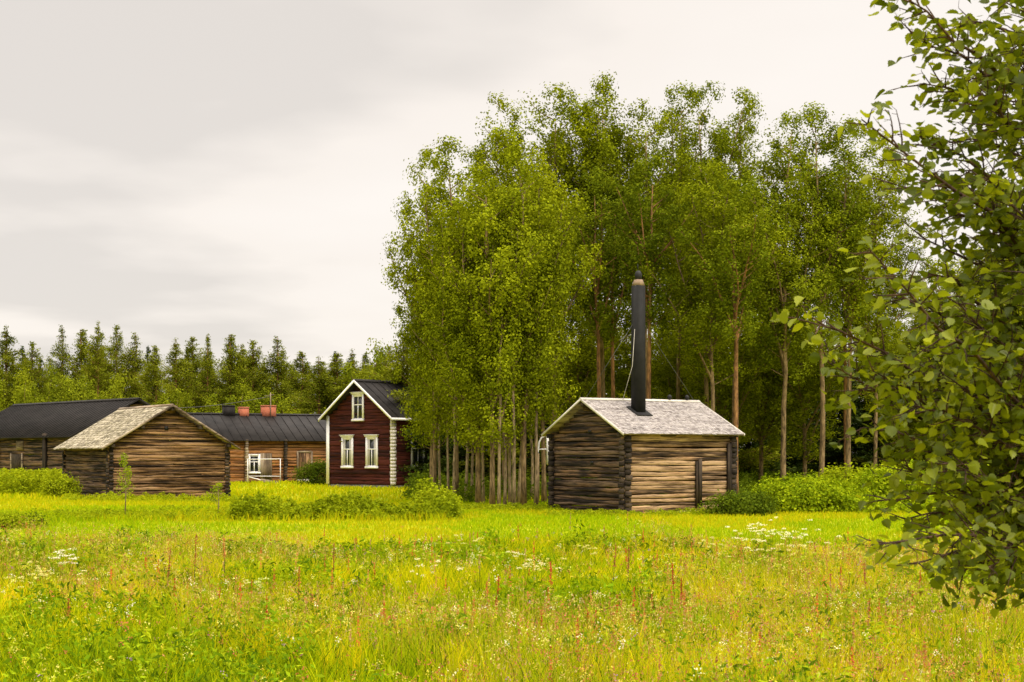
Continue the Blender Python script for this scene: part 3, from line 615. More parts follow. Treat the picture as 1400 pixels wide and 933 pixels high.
# ------------------------------------------------------------------ trees
def limb_pts(p0, d, L, R, n=6, up=0.25, wob=0.05):
    p = np.array(p0, float); d = unit(np.array(d, float)); out_ = [p.copy()]
    for k in range(n - 1):
        d = unit(d + np.array([0, 0, up / n]) + R.normal(0, wob, 3)); p = p + d * L / (n - 1); out_.append(p.copy())
    return np.array(out_)
def aspen_variant(seed, H, Rc, cb, dens=1.0, leaf='aspen', bark='bark_aspen', lsize=0.112, stems=4, tr=0.10, sig=0.205):
    """returns (trunk mesh, crown mesh): tall trunk, several rising limbs, each with side branches carrying leaf clumps"""
    R = rng(seed); mb = MB()
    n = 12; tp = np.zeros((n, 3)); tp[:, 2] = np.linspace(0, H * .93, n); wob = np.cumsum(R.normal(0, .08, (n, 2)), axis=0); wob[0] = 0; tp[:, :2] = wob * np.linspace(0, 1, n)[:, None] * .9
    tr_ = tr * (1 - np.linspace(0, 1, n)) ** .75 + .02; tr_[0] *= 1.35
    mb.tube(tp, tr_, 9)
    spires = [(tp, cb, H)]
    for k in range(stems):
        z0 = R.uniform(cb, cb + (H - cb) * .45); a = k * 2.4 + R.uniform(0, 1.2); b_ = np.array([np.interp(z0, tp[:, 2], tp[:, 0]), np.interp(z0, tp[:, 2], tp[:, 1]), z0])
        Ls = (H - z0) * R.uniform(.55, .97); out_ = R.uniform(.35, .7) * Rc / max(Ls, 1)
        sp = limb_pts(b_, (math.cos(a) * out_ * 1.6, math.sin(a) * out_ * 1.6, 1), Ls, R, 9, .5, .06)
        mb.tube(sp, np.linspace(.065, .012, 9), 5, False); spires.append((sp, z0 + .2, sp[-1, 2]))
    C = []
    for si, (sp, za, zb) in enumerate(spires):
        rmax = Rc * (1.0 if si == 0 else .66); step = .27 / dens
        for z in np.arange(za + R.uniform(0, .3), zb, step):
            t = (z - za) / max(zb - za, .1); prof = (min(1, (t + .30) * 2.0)) * (1 - t) ** .42 + .05
            a = R.uniform(0, 6.283); Lb = rmax * prof * R.uniform(.4, 1.15)
            p0 = np.array([np.interp(z, sp[:, 2], sp[:, 0]), np.interp(z, sp[:, 2], sp[:, 1]), z])
            bp = limb_pts(p0, (math.cos(a), math.sin(a), .55), Lb, R, 5, .5, .10)
            if Lb > .8 and R.random() < .5: mb.tube(bp, np.linspace(.028, .007, 5), 4, False)
            for q in range(max(1, int(Lb / .55))):
                f = R.uniform(.3, 1.0); i = f * 4; i0 = min(3, int(i)); C.append(bp[i0] + (bp[i0 + 1] - bp[i0]) * (i - i0) + R.normal(0, .10, 3))
            C.append(bp[-1])
    C = np.array(C); k = 60
    cs = sig * R.uniform(.6, 1.5, (len(C), 1, 1))
    off = np.clip(R.normal(0, 1, (len(C), k, 3)), -1.45, 1.45) * cs * np.array([.9, .9, 1.0]); P = (C[:, None] + off).reshape(-1, 3)
    hv = P.copy(); hv[:, 2] = 0; nr = unit(off.reshape(-1, 3)) * 1.0 + unit(hv) * .35 + R.normal(0, .30, P.shape) + np.array([0, 0, .25])
    crown = cards_mesh('crown', P, nr, lsize * R.uniform(.7, 1.25, len(P)), M[leaf], R)
    V = np.vstack(mb.V); trunk = mesh_np('trunk', V, ([np.vstack(mb.Q)] + ([np.vstack(mb.T)] if mb.T else [])), M[bark], smooth=True)
    return trunk, crown
def conifer_variant(seed, H, Rc, cb, kind='pine'):
    R = rng(seed); mb = MB(); n = 9; tp = np.zeros((n, 3)); tp[:, 2] = np.linspace(0, H, n); tp[:, :2] = np.cumsum(R.normal(0, .03, (n, 2)), axis=0)
    mb.tube(tp, .16 * (1 - np.linspace(0, 1, n)) ** .8 + .015, 7)
    C = []; D = []
    z = cb
    while z < H - .2:
        t = (z - cb) / (H - cb); nb = R.integers(4, 7)
        for b in range(nb):
            a = R.uniform(0, 6.283)
            if kind == 'pine': Lb = Rc * (min(1, (1 - t) * 2.5 + .05)) * (.55 + .45 * min(1, (1 - t) * 1.6)) * R.uniform(.35, 1.2); el_ = .10 + .75 * t * t; up = .35
            else: Lb = Rc * ((1 - t) ** .95 + .04) * R.uniform(.7, 1.08); el_ = -.12 + .5 * t; up = .25
            bp = limb_pts((0, 0, z), (math.cos(a), math.sin(a), el_), Lb, R, 4, up, .08); mb.tube(bp, np.linspace(.03, .008, 4), 3, False)
            for q in range(max(1, int(Lb / .19))):
                f = R.uniform(.25, 1.05) * 3; i0 = min(2, int(f)); C.append(bp[i0] + (bp[i0 + 1] - bp[i0]) * (f - i0) + R.normal(0, .1, 3)); D.append(bp[-1] - bp[0])
        z += R.uniform(.26, .46) if kind == 'pine' else R.uniform(.2, .36)
    C.append(np.array([0, 0, H])); D.append(np.array([0, 0, 1.0])); C.append(np.array([0, 0, H - .2])); D.append(np.array([0, 0, 1.0]))
    C = np.array(C); D = unit(np.array(D)); k = 17
    sg = .20 if kind == 'pine' else .17
    sgv = np.clip((H - C[:, 2]) / 1.6, .5, 1)[:, None, None] * sg; off = R.normal(0, 1, (len(C), k, 3)) * sgv * np.array([1, 1, .62]); P = (C[:, None] + off).reshape(-1, 3)
    ax = np.repeat(D, k, axis=0) * .7 + R.normal(0, .5, P.shape) + np.array([0, 0, .35 if kind == 'pine' else -.1]); nr = R.normal(0, .6, P.shape) + np.array([0, 0, .9])
    crown = cards_mesh('crown', P, nr, R.uniform(.13, .30, len(P)), M['pine' if kind == 'pine' else 'spruce'], R, 'needle', axis=ax)
    trunk = mesh_np('trunk', np.vstack(mb.V), [np.vstack(mb.Q), np.vstack(mb.T)], M['bark_pine' if kind == 'pine' else 'bark_dark'], smooth=True)
    return trunk, crown
def place_tree(name, var, x, y, H, H0, label, cat, group, rz, wscale=None, mats=None):
    t = empty(name, (x, y, float(gz(x, y)) - .05), rz, label, cat, group); s_ = H / H0; t.scale = ((wscale or s_), (wscale or s_), s_)
    link('trunk', var[0], t); link('crown', var[1], t); return t

ASP = [(aspen_variant(100 + i, 18.0, r, cb, 1.0, lf, stems=st), 18.0) for i, (r, cb, lf, st) in enumerate([(3.3, 6.2, 'aspen', 7), (3.1, 6.8, 'aspen', 7), (3.3, 5.6, 'aspen_dk', 7), (2.8, 7.2, 'aspen_dk', 6)])]
LOW = [(aspen_variant(120 + i, 14.0, r, cb, 1.0, 'aspen', stems=8, tr=.085), 14.0) for i, (r, cb) in enumerate([(2.8, 1.9), (2.5, 2.6), (2.9, 2.2)])]
SLIM = [(aspen_variant(140 + i, 10.0, 1.0, 3.6, .8, 'aspen', 'bark_slim', stems=2, tr=.052, sig=.24), 10.0) for i in range(3)]
GA = 'tall aspens of the grove'
grove = [  # px base, depth, top py, variant list, index, width, label
 (594, 64, 208, 'L', 0, .92, 'leftmost big aspen of the grove, its crown leaning over the farmhouse roof'),
 (590, 72, 335, 'L', 1, .95, 'lower leafy aspen hanging over the farmhouse side wall'),
 (624, 62, 198, 'L', 1, 1.10, 'aspen with a pointed top just right of the leftmost one in the grove'),
 (654, 56, 262, 'L', 2, 1.00, 'bushy low aspen in front, leafy almost to the grass right of the farmhouse'),
 (673, 54, 236, 'L', 0, .95, 'front aspen on the thickest pale trunk of the dense clump'),
 (716, 55, 205, 'L', 1, .98, 'front aspen rising above the slim pale stems of the clump'),
 (744, 58, 225, 'L', 2, .90, 'aspen with drooping bright leaves just left of the cabin roof'),
 (690, 68, 140, 'A', 0, 1.08, 'tall aspen forming the left shoulder of the highest crowns'),
 (758, 67, 124, 'A', 1, 1.15, 'tall round-topped aspen between the left shoulder and the highest crown'),
 (824, 68, 112, 'A', 0, 1.20, 'highest aspen of the grove, bright green, up left of the chimney'),
 (884, 66, 150, 'A', 1, 1.05, 'bright aspen whose crown stands right above the tall chimney'),
 (925, 73, 128, 'A', 3, 1.05, 'dark aspen in the rear just right of the chimney top'),
 (968, 71, 122, 'A', 2, 1.10, 'tallest dark green aspen, right of the chimney'),
 (1004, 70, 165, 'A', 3, 1.00, 'narrow dark aspen behind the right end of the cabin roof'),
 (974, 60, 225, 'A', 0, .95, 'lighter aspen in front whose forked trunk rises behind the cabin ridge'),
 (1071, 62, 158, 'A', 2, 1.08, 'aspen on a stout bare trunk to the right of the cabin'),
 (1123, 63, 152, 'A', 3, 1.10, 'aspen with a loose airy crown on the second stout trunk right of the cabin'),
 (1160, 66, 172, 'A', 1, 1.05, 'aspen at the right shoulder of the grove with sky showing through'),
 (1196, 69, 285, 'A', 0, .85, 'rightmost tall aspen, partly hidden by the near tree'),
]
R = rng(7)
for i, (px, d, ty, kind, vi, wd, lab) in enumerate(grove):
    v, H0 = (ASP if kind == 'A' else LOW)[vi]; x, y = at(px, d); H = zat(ty, d); place_tree('aspen_tree', v, x, y, H, H0, lab, 'tree', GA, R.uniform(0, 6.28) + (3.0 if px == 594 else 0), wd * (1.0 if kind == 'A' else 1.02))
slim = [(602, 66), (613, 63), (621, 60), (637, 60), (661, 57), (682, 53.5), (690, 54.5), (697, 56), (703, 54), (709, 57), (733, 55), (645, 63), (727, 61)]
sl_lab = {602: 'slim aspen stem against the red house wall, leftmost of the slim ones', 733: 'straight pale stem standing alone just left of the cabin'}
for i, (px, d) in enumerate(slim):
    v, H0 = SLIM[i % 3]; x, y = at(px, d); H = R.uniform(8, 11.5)
    place_tree('slim_aspen', v, x, y, H, H0, sl_lab.get(px, 'slim pale aspen stem in the dense clump left of the cabin'), 'tree', 'slim aspen stems of the clump', R.uniform(0, 6.28), R.uniform(.8, 1.1))
# trees with orange bark inside the grove
ORG = [(aspen_variant(160 + i, 16.0, 2.3, 7.5, .8, 'aspen_dk', 'bark_pine', stems=4, tr=.10), 16.0) for i in range(2)]
for i, (px, d, ty, lab) in enumerate([(887, 60, 215, 'tree with a bright orange trunk directly behind the chimney'), (820, 64, 235, 'reddish trunk rising behind the left end of the cabin ridge'), (839, 65, 250, 'second reddish trunk, between the left one and the chimney'), (1006, 58, 250, 'trunk standing at the right end of the cabin roof'), (1157, 70, 240, 'dark rough trunk right of the two stout aspens')]):
    v, H0 = ORG[i % 2]; x, y = at(px, d); place_tree('orange_barked_tree', v, x, y, zat(ty, d), H0, lab, 'tree', 'reddish trunks in the grove', R.uniform(0, 6.28), 1.0)

PIN = [(conifer_variant(200 + i, 13.0, r, cb, 'pine'), 13.0) for i, (r, cb) in enumerate([(3.0, 1.6), (2.3, 2.4), (3.3, 1.2), (1.9, 2.0)])]
SPR = [(conifer_variant(220 + i, 11.0, r, cb, 'spruce'), 11.0) for i, (r, cb) in enumerate([(2.6, .6), (2.3, .5)])]
YNG = [(aspen_variant(240 + i, 7.0, 1.5, .8, 1.0, 'young', 'bark_aspen', .14, 4, .07, .24), 7.0) for i in range(3)]
back = [(-18, 455, 'pine cut by the left edge of the picture'), (8, 447, 'broad pine at the far left above the big black roof'), (44, 468, 'thin pine between the two broad ones on the far left'),
 (84, 446, 'dark broad pine above the middle of the big black roof'), (112, 452, 'pine closing the gap left of the tallest pair'), (134, 441, 'tallest pine on the left, above the black roof ridge'), (160, 445, 'twin of the tallest left pine, just right of it'), (184, 456, 'pine with a ragged flank above the peak of the black roof'),
 (213, 474, 'thin open pine above the shingled barn'), (240, 464, 'dark narrow pine above the barn peak'), (264, 461, 'pine standing over the left end of the long roof'), (284, 458, 'dense pine above the black sheet chimney'),
 (315, 459, 'pine directly above the smaller brick chimney'), (332, 472, 'thin pine squeezed between two broad crowns by the chimneys'), (346, 466, 'slender pine left of the aerial pole'), (378, 461, 'broad pine right of the aerial pole'), (411, 482, 'pointed pine over the middle of the long roof'),
 (436, 489, 'low narrow pine left of the farmhouse gable'), (462, 483, 'pine just left of the farmhouse roof peak'), (482, 494, 'small pine behind the farmhouse roof peak'), (500, 484, 'pale green pine rising over the farmhouse ridge'), (522, 476, 'pine behind the grove edge, over the farmhouse roof')]
GP = 'pines of the wood behind the farm'
for i, (px, ty, lab) in enumerate(back):
    d = R.uniform(122, 140); v, H0 = PIN[i % 4]; x, y = at(px, d); H = zat(ty, d) - float(gz(x, y)) + .05; place_tree('pine_tree', v, x, y, H, H0, lab, 'tree', GP, R.uniform(0, 6.28), R.uniform(.8, 1.3))
for i in range(34):
    px = -60 + i * 18.5 + R.uniform(-6, 6); d = R.uniform(142, 160); v, H0 = (PIN + SPR)[R.integers(0, 6)]; x, y = at(px, d); H = zat(R.uniform(472, 505), d) - float(gz(x, y))
    place_tree('pine_tree', v, x, y, H, H0, 'dark conifer filling the rear rows of the wood on the left', 'tree', 'conifers in the rear rows', R.uniform(0, 6.28), R.uniform(.9, 1.15))
front = [(-8, 500, 'large pale leafy tree low at the left edge before the pines'), (28, 510, 'light green leafy tree above the left end of the black roof'), (66, 508, 'yellow-green young tree over the black roof, with a sharp top'), (99, 518, 'small light tree right of the sharp-topped one'), (124, 521, 'short light tree in the middle of the pale row'), (152, 520, 'rightmost short light tree of the pale row above the black roof'),
 (232, 535, 'low bright shrub-like tree behind the peak of the shingled barn'), (286, 545, 'small light tree just left of the black sheet chimney'), (330, 528, 'light green tree behind the smaller brick chimney'), (352, 533, 'light green tree between the brick chimneys'), (392, 545, 'low pale tree right of the aerial pole'), (508, 478, 'airy pale birch peeking out left of the grove')]
for i, (px, ty, lab) in enumerate(front):
    d = R.uniform(106, 114); v, H0 = YNG[i % 3]; x, y = at(px, d); H = zat(ty, d) - float(gz(x, y)); place_tree('young_tree', v, x, y, H, H0, lab, 'tree', 'young light green trees before the pines', R.uniform(0, 6.28), 1.0 if H < 9 else 1.25)
# dark wood behind the grove
for i in range(40):
    px = 560 + i * 23 + R.uniform(-9, 9); d = R.uniform(82, 98); v, H0 = SPR[i % 2] if i % 3 else PIN[i % 4]; x, y = at(px, d); H = zat(R.uniform(400, 475), d)
    place_tree('spruce_tree' if i % 3 else 'pine_tree', v, x, y, H, H0, 'dark conifer standing in the shade behind the grove' if i % 3 else 'shaded pine standing behind the grove', 'tree', 'dark conifers behind the grove', R.uniform(0, 6.28), R.uniform(1.1, 1.4))
for i, (px, ty) in enumerate([(1240, 400), (1290, 360), (1345, 330), (1400, 320), (1460, 330), (1040, 380), (1100, 400), (790, 400), (935, 380), (985, 420), (850, 430)]):
    d = R.uniform(72, 78); v, H0 = LOW[i % 3]; x, y = at(px, d); place_tree('aspen_tree', v, x, y, zat(ty, d), H0,
      ['leafy tree behind the near tree, first right of the grove', 'leafy tree behind the near tree, second right of the grove', 'leafy tree behind the near tree, third right of the grove', 'leafy tree at the right edge behind the near tree', 'leafy tree beyond the right edge', 'low leafy tree between the cabin and the stout trunks', 'low leafy tree behind the two stout trunks', 'leafy tree filling the space left of the chimney', 'leafy tree filling the space right of the chimney', 'low leafy tree behind the right end of the cabin ridge', 'low leafy tree directly behind the cabin ridge'][i], 'tree', 'leafy trees filling behind the grove', R.uniform(0, 6.28), 1.15)

# ------------------------------------------------------------------ bushes and weeds
def bush(name, px, d, wx, wy, h, mat, label, seed, leaf=0.11, n=None, group=None, shoots=0.3, cat='bush', stemmat='bark_dark'):
    R = rng(seed); x, y = at(px, d); t = empty(name, (x, y, float(gz(x, y))), 0, label, cat, group); n = n or int(900 * wx * wy + 2500)
    nc = max(14, n // 26); a = R.uniform(0, 6.283, nc); r = np.sqrt(R.uniform(0.02, 1, nc)); 
    lump = 1 + .22 * np.sin(a * 3 + seed) + .15 * np.sin(a * 5 + 2 * seed)
    cxy = np.column_stack([np.cos(a) * r * wx / 2 * lump, np.sin(a) * r * wy / 2 * lump]); ztop = h * np.sqrt(np.clip(1 - (r * .9) ** 2.2, 0, 1)) * R.uniform(.75, 1.12, nc)
    cz = ztop * np.where(R.random(nc) < .55, R.uniform(.82, 1, nc), R.uniform(.08, .8, nc)); C = np.column_stack([cxy, cz])
    off = R.normal(0, 1, (nc, 26, 3)) * np.array([.15, .15, .12]) * (h / 1.3) ** .3; P = (C[:, None] + off).reshape(-1, 3); P[:, 2] = np.abs(P[:, 2]) + .02
    nr = unit(P - np.array([0, 0, h * .3])) * .5 + R.normal(0, .55, P.shape) + np.array([0, 0, .5])
    me = cards_mesh('foliage', P, nr, leaf * R.uniform(.6, 1.2, len(P)), M[mat], R); link('foliage', me, t)
    mb = MB()
    for c in C[::max(1, nc // 28)]: mb.tube([(c[0] * .25, c[1] * .25, 0), (c[0] * .8, c[1] * .8, c[2] * .6), tuple(c)], [.018, .012, .005], 4, False)
    mb.build('stems', M[stemmat], t); return t
bush('bush', 433, 90, 2.3, 1.8, 1.55, 'bush_dk', 'dark rounded bush against the left corner of the farmhouse', 61, .10, 7000)
bush('bush', 1018, 46.5, 2.1, 1.5, .7, 'bush_dk', 'low dark green bush at the right foot of the cabin', 62, .09, 7000)
bush('bush', 1110, 48.5, 3.5, 2.0, 1.1, 'bush', 'broad bright green bush right of the cabin', 63, .10, 15000)
bush('bush', 1085, 54, 3.4, 1.6, 1.15, 'bush', 'tall yellow-green shrub showing behind the broad bright bush', 64, .11, 9000)
bush('bush', 1150, 53, 2.6, 1.6, 1.45, 'weed', 'loose bright shrub at the foot of the stout trunks', 65, .12, 6000)
bush('bush', 1215, 52, 3.0, 1.6, 1.6, 'bush', 'bright shrub half hidden behind the near tree', 66, .11, 7000)
bush('bush', 1300, 55, 4.5, 2, 1.8, 'bush', 'wide shrub seen through the leaves of the near tree', 67, .12, 9000)
bush('bush', 600, 45.5, 1.2, .9, .80, 'weed', 'leafy shrub at the right end of the weed row', 68, .10, 4500)
bush('bush', 585, 46.5, .6, .5, 1.15, 'weed', 'upright leafy shoot before the red side wall', 69, .10, 1600)
bush('bush', 5, 39.0, 1.8, 1.2, .45, 'weed', 'low olive weed clump at the left edge', 70, .07, 3500)
bush('bush', 42, 40.5, .9, .7, .3, 'bush_dk', 'small dark tuft right of the olive weed clump', 71, .07, 1500)
bush('bush', 84, 62.5, 1.5, 1.0, .95, 'weed', 'green weeds standing at the far corner of the shingled barn', 72, .10, 3500)
# weed row, tall weeds left, undergrowth: uncountable ground cover
def cover(name, pts, hts, mat, label, seed, per=60, leaf=.09, sp=.16, cat='plants'):
    R = rng(seed); n = len(pts); k = per; hh = np.repeat(hts, k); tt = R.uniform(.08, 1, n * k) ** .7
    P = np.column_stack([np.repeat(pts[:, 0], k) + R.normal(0, sp, n * k) * (1.25 - tt), np.repeat(pts[:, 1], k) + R.normal(0, sp, n * k) * (1.25 - tt), tt * hh])
    P[:, 2] += gz(P[:, 0], P[:, 1]); nr = R.normal(0, .6, P.shape) + np.array([0, 0, .8])
    o = link(name, cards_mesh(name, P, nr, leaf * R.uniform(.55, 1.25, n * k), M[mat], R)); tag(o, label, cat, kind='stuff'); return o
R = rng(81)
def band(px0, px1, d0, d1, n):
    d = R.uniform(d0, d1, n); px = R.uniform(px0, px1, n); return np.column_stack([(px - 700) / FPX * d, d])
p = band(318, 625, 43.0, 47.5, 620); h = (.22 + .50 * R.random(620)) * (0.85 + .25 * np.sin(p[:, 0] * 2.1)); cover('weed_foliage', p, h, 'weed', 'row of leafy waist-high weeds along the ditch before the farmhouse', 82, 60, .10, .13)
p = band(-40, 92, 66, 76, 520); cover('weed_foliage', p, .75 + .55 * R.random(520), 'weed', 'tall bright weeds in front of the big black-roofed barn', 83, 55, .13, .22)
p = np.vstack([band(88, 320, 58.5, 60.8, 190), band(150, 320, 60.5, 62.5, 60)]); cover('weed_foliage', p, .04 + .34 * R.random(len(p)) ** 2.5, 'weed', 'low weeds along the foot of the shingled barn', 84, 50, .08)
p = band(745, 1010, 46.2, 47.6, 190); p = np.vstack([p, band(600, 770, 50.5, 53, 200)]); cover('weed_foliage', p, .05 + .22 * R.random(len(p)) ** 2, 'weed', 'low weeds at the foot of the cabin and the grove', 85, 40, .07)
p = band(560, 1420, 57, 84, 1500); cover('undergrowth', p, .35 + .9 * R.random(1500) ** 2, 'bush_dk', 'shaded undergrowth beneath the grove', 86, 45, .14, .3)
p = band(40, 320, 43.0, 46.5, 260); cover('weed_foliage', p, .15 + .2 * R.random(260), 'weed', 'thin line of weeds along the ditch at the left', 87, 30, .07)
p = band(1060, 1440, 47, 58, 420); cover('undergrowth', p, .2 + .5 * R.random(420), 'bush', 'bright undergrowth right of the cabin beneath the near tree', 88, 50, .11, .25)
# two saplings before the shingled barn
for px, d, H, lab in ((171, 44.2, 1.98, 'slender young birch in front of the shingled barn gable'), (298, 44.6, 1.05, 'smaller sapling near the right corner of the shingled barn')):
    Rr = rng(int(px)); x, y = at(px, d); t = empty('birch_sapling', (x, y, float(gz(x, y))), 0, lab, 'sapling'); mb = MB(); mb.tube([(0, 0, 0), (.03, 0, H * .5), (-.01, 0, H)], [.022, .015, .005], 6)
    C = []
    for z in np.arange(H * .38, H, .06):
        a = Rr.uniform(0, 6.28); l = .30 * (1.1 - z / H) * Rr.uniform(.6, 1.2) + .05; q = np.array([math.cos(a) * l, math.sin(a) * l, z + l * .9]); mb.tube([(0, 0, z), tuple(q)], [.006, .003], 4, False)
        for f in (.4, .7, 1): C.append(q * f + np.array([0, 0, z]) * (1 - f))
    C = np.array(C); P = (C[:, None] + Rr.normal(0, .05, (len(C), 14, 3))).reshape(-1, 3); mb.build('trunk', M['bark_slim'], t)
    link('crown', cards_mesh('crown', P, Rr.normal(0, .6, P.shape) + np.array([0, 0, .5]), Rr.uniform(.035, .06, len(P)), M['bush'], Rr), t)

# ------------------------------------------------------------------ grass
def blades(name, X, Y, H, Wd, col, mat, label, seed, bend=.35, top=None):
    R = rng(seed); n = len(X); a = R.uniform(0, 6.283, n); l = R.uniform(0, 6.283, n); bd = H * R.uniform(.05, bend, n)
    z0 = gz(X, Y); ux, uy = np.cos(a), np.sin(a); dx, dy = np.cos(l) * bd, np.sin(l) * bd
    V = np.empty((n, 5, 3)); 
    for k, (s_, f, t_) in enumerate(((-1, 0, 0), (1, 0, 0), (1, .28, .58), (-1, .28, .58), (0, 1, 1))):
        wv = Wd * (1 if t_ == 0 else .8) * s_ / 2
        V[:, k, 0] = X + ux * wv + dx * f; V[:, k, 1] = Y + uy * wv + dy * f; V[:, k, 2] = z0 + H * t_ * (1 - .12 * f * bend)
    b = np.arange(n)[:, None] * 5; Q = b + np.array([[0, 1, 2, 3]]); T = b + np.array([[3, 2, 4]])
    c = np.repeat(np.column_stack([col, np.ones(n)]), 5, axis=0)
    if top is not None: c.reshape(n, 5, 4)[:, 4, :3] = top
    return link(name, mesh_np(name, V.reshape(-1, 3), [Q, T], M[mat], attrs={'Col': ('FLOAT_COLOR', c)}))
def field(n, d0, d1, R, power=1.0, extra=1.6):
    """points in the view wedge (plus a margin), denser near the camera"""
    u = R.random(n); d = (d0 ** power + u * (d1 ** power - d0 ** power)) ** (1 / power); hw = .385 * d + extra; return R.uniform(-1, 1, n) * hw, d
def vnoise(x, y, s, seed):
    """smooth value noise 0..1"""
    r = np.random.default_rng(seed).random((64, 64)); x = np.asarray(x) * s + 31.7; y = np.asarray(y) * s + 11.3
    i = np.floor(x).astype(int); j = np.floor(y).astype(int); fx = x - i; fy = y - j; fx = fx * fx * (3 - 2 * fx); fy = fy * fy * (3 - 2 * fy)
    g_ = lambda a, b: r[a % 64, b % 64]
    return (g_(i, j) * (1 - fx) + g_(i + 1, j) * fx) * (1 - fy) + (g_(i, j + 1) * (1 - fx) + g_(i + 1, j + 1) * fx) * fy
def pick(R, n, cols, p):
    c = np.array(cols); return c[R.choice(len(c), n, p=np.array(p) / sum(p))] * R.uniform(.75, 1.25, (n, 1))
MEND = 30.0
def mheight(x, y):
    return (.16 + .24 * vnoise(x, y, .45, 5) + .24 * vnoise(x, y, 1.7, 6) + .14 * vnoise(x, y, 4.1, 8)) * np.clip((MEND + 1.5 * (vnoise(x, y, .5, 9) - .5) * 4 - y) / 6 + .25, .22, 1)
R = rng(91); n = 330000; X, Y = field(n, 6.5, MEND + 3, R, 1.15)
pn = vnoise(X, Y, .5, 12) + .75 * (vnoise(X, Y, 1.9, 13) - .5) + .5 * (vnoise(X, Y, 5, 14) - .5)
g1 = pick(R, n, [(.54, .54, .005), (.40, .46, .004), (.66, .58, .008), (.66, .48, .02), (.12, .18, .004)], [34, 24, 24, 10, 8]); g2 = pick(R, n, [(.32, .42, .004), (.20, .30, .004), (.46, .50, .006), (.075, .13, .004)], [30, 28, 22, 20])  # darkest greens also paint in the shadowed gaps between tufts
col = np.where((pn > .5)[:, None], g1, g2)
H = mheight(X, Y) * R.uniform(.5, 1.25, n); Wd = (.0062 + .00028 * Y) * R.uniform(.7, 1.4, n)
tag(blades('meadow_grass', X, Y, H, Wd, col, 'grass', None, 92, .6), 'tall yellow-green meadow grass in the foreground', 'grass', kind='stuff')
# straw and reddish seed stalks above the grass
n = 42000; X, Y = field(n, 7.5, MEND + 1, R, 1.3); keep = vnoise(X, Y, .35, 15) + .25 * (X / (Y * .36)) > .38; X, Y = X[keep], Y[keep]; n = len(X)
H = mheight(X, Y) * R.uniform(1.05, 1.7, n); col = pick(R, n, [(.50, .44, .04), (.48, .26, .07), (.42, .44, .02), (.48, .18, .05)], [34, 18, 38, 10])
tag(blades('seed_stalks', X, Y, H, (.0025 + .00012 * Y), col, 'grass', None, 93, .25), 'thin straw and rust coloured grass stalks over the meadow', 'grass', kind='stuff')
# fine panicles on part of the stalks
k = R.choice(n, min(n, 7500), replace=False); m_ = 9; PX = np.repeat(X[k], m_) + R.normal(0, .018, len(k) * m_); PY = np.repeat(Y[k], m_) + R.normal(0, .018, len(k) * m_)
PZ = np.repeat(gz(X[k], Y[k]) + H[k] * .94, m_) + R.uniform(-.12, .02, len(k) * m_); P = np.column_stack([PX, PY, PZ]); cc = np.repeat(pick(R, len(k), [(.46, .20, .09), (.50, .34, .12), (.44, .14, .08), (.34, .22, .10), (.56, .50, .12)], [20, 24, 12, 8, 34]), m_, axis=0)
tag(link('seed_heads', cards_mesh('seed_heads', P, R.normal(size=P.shape), .020 * R.uniform(.6, 1.3, len(P)) * (1 + P[:, 1] * .02), M['petal'], R, 'needle', axis=R.normal(0, .4, P.shape) + np.array([0, 0, 1]), col=cc)), 'fuzzy brown and pinkish seed heads on the meadow stalks', 'grass', kind='stuff')
# small rusty spikes far and near, too many to count
n2 = 520; X2, Y2 = field(n2, 9, MEND, R, 1.6); kk = vnoise(X2, Y2, .4, 41) + .35 * np.clip(X2 / (Y2 * .36), -1, 1) > .42; X2, Y2 = X2[kk], Y2[kk]; n2 = len(X2); k2 = 46; h2_ = mheight(X2, Y2) * R.uniform(1.15, 1.7, n2); u2 = R.random((n2, k2))
P = np.stack([X2[:, None] + R.normal(0, .011, (n2, k2)) * (1.2 - u2), Y2[:, None] + R.normal(0, .011, (n2, k2)) * (1.2 - u2), gz(X2, Y2)[:, None] + h2_[:, None] * (.62 + .38 * u2)], axis=-1).reshape(-1, 3)
cc = np.repeat(pick(R, n2, [(.55, .16, .05), (.52, .26, .09), (.50, .09, .04), (.48, .30, .14)], [30, 34, 14, 22]), k2, axis=0)
tag(link('rusty_spikes', cards_mesh('rusty_spikes', P, R.normal(size=P.shape), R.uniform(.012, .022, len(P)) * (1 + P[:, 1] * .012), M['petal'], R, col=cc)), 'rusty and pinkish seed spikes scattered over the meadow', 'grass', kind='stuff')
# broad leaved herbs in patches
n = 9500; X, Y = field(n, 7, MEND - 2, R, 1.3); kk = vnoise(X, Y, .8, 17) + .3 * vnoise(X, Y, 2.3, 18) > .66; X, Y = X[kk], Y[kk]; hh = mheight(X, Y) * R.uniform(.75, 1.25, len(X)); k = 34
tt = R.uniform(.15, 1, len(X) * k); P = np.column_stack([np.repeat(X, k) + R.normal(0, .06, len(tt)), np.repeat(Y, k) + R.normal(0, .06, len(tt)), np.repeat(gz(X, Y), k) + np.repeat(hh, k) * tt]); cc = np.repeat(pick(R, len(X), [(.09, .16, .006), (.15, .25, .006), (.25, .34, .008), (.33, .39, .010)], [20, 36, 30, 14]), k, axis=0)
tag(link('meadow_herb_leaves', cards_mesh('meadow_herb_leaves', P, R.normal(0, .7, P.shape) + np.array([0, 0, .7]), R.uniform(.026, .052, len(P)) * (1.3 + P[:, 1] * .05), M['petal'], R, 'needle', col=cc)), 'leafy green herbs growing in patches among the meadow grass', 'plants', kind='stuff')
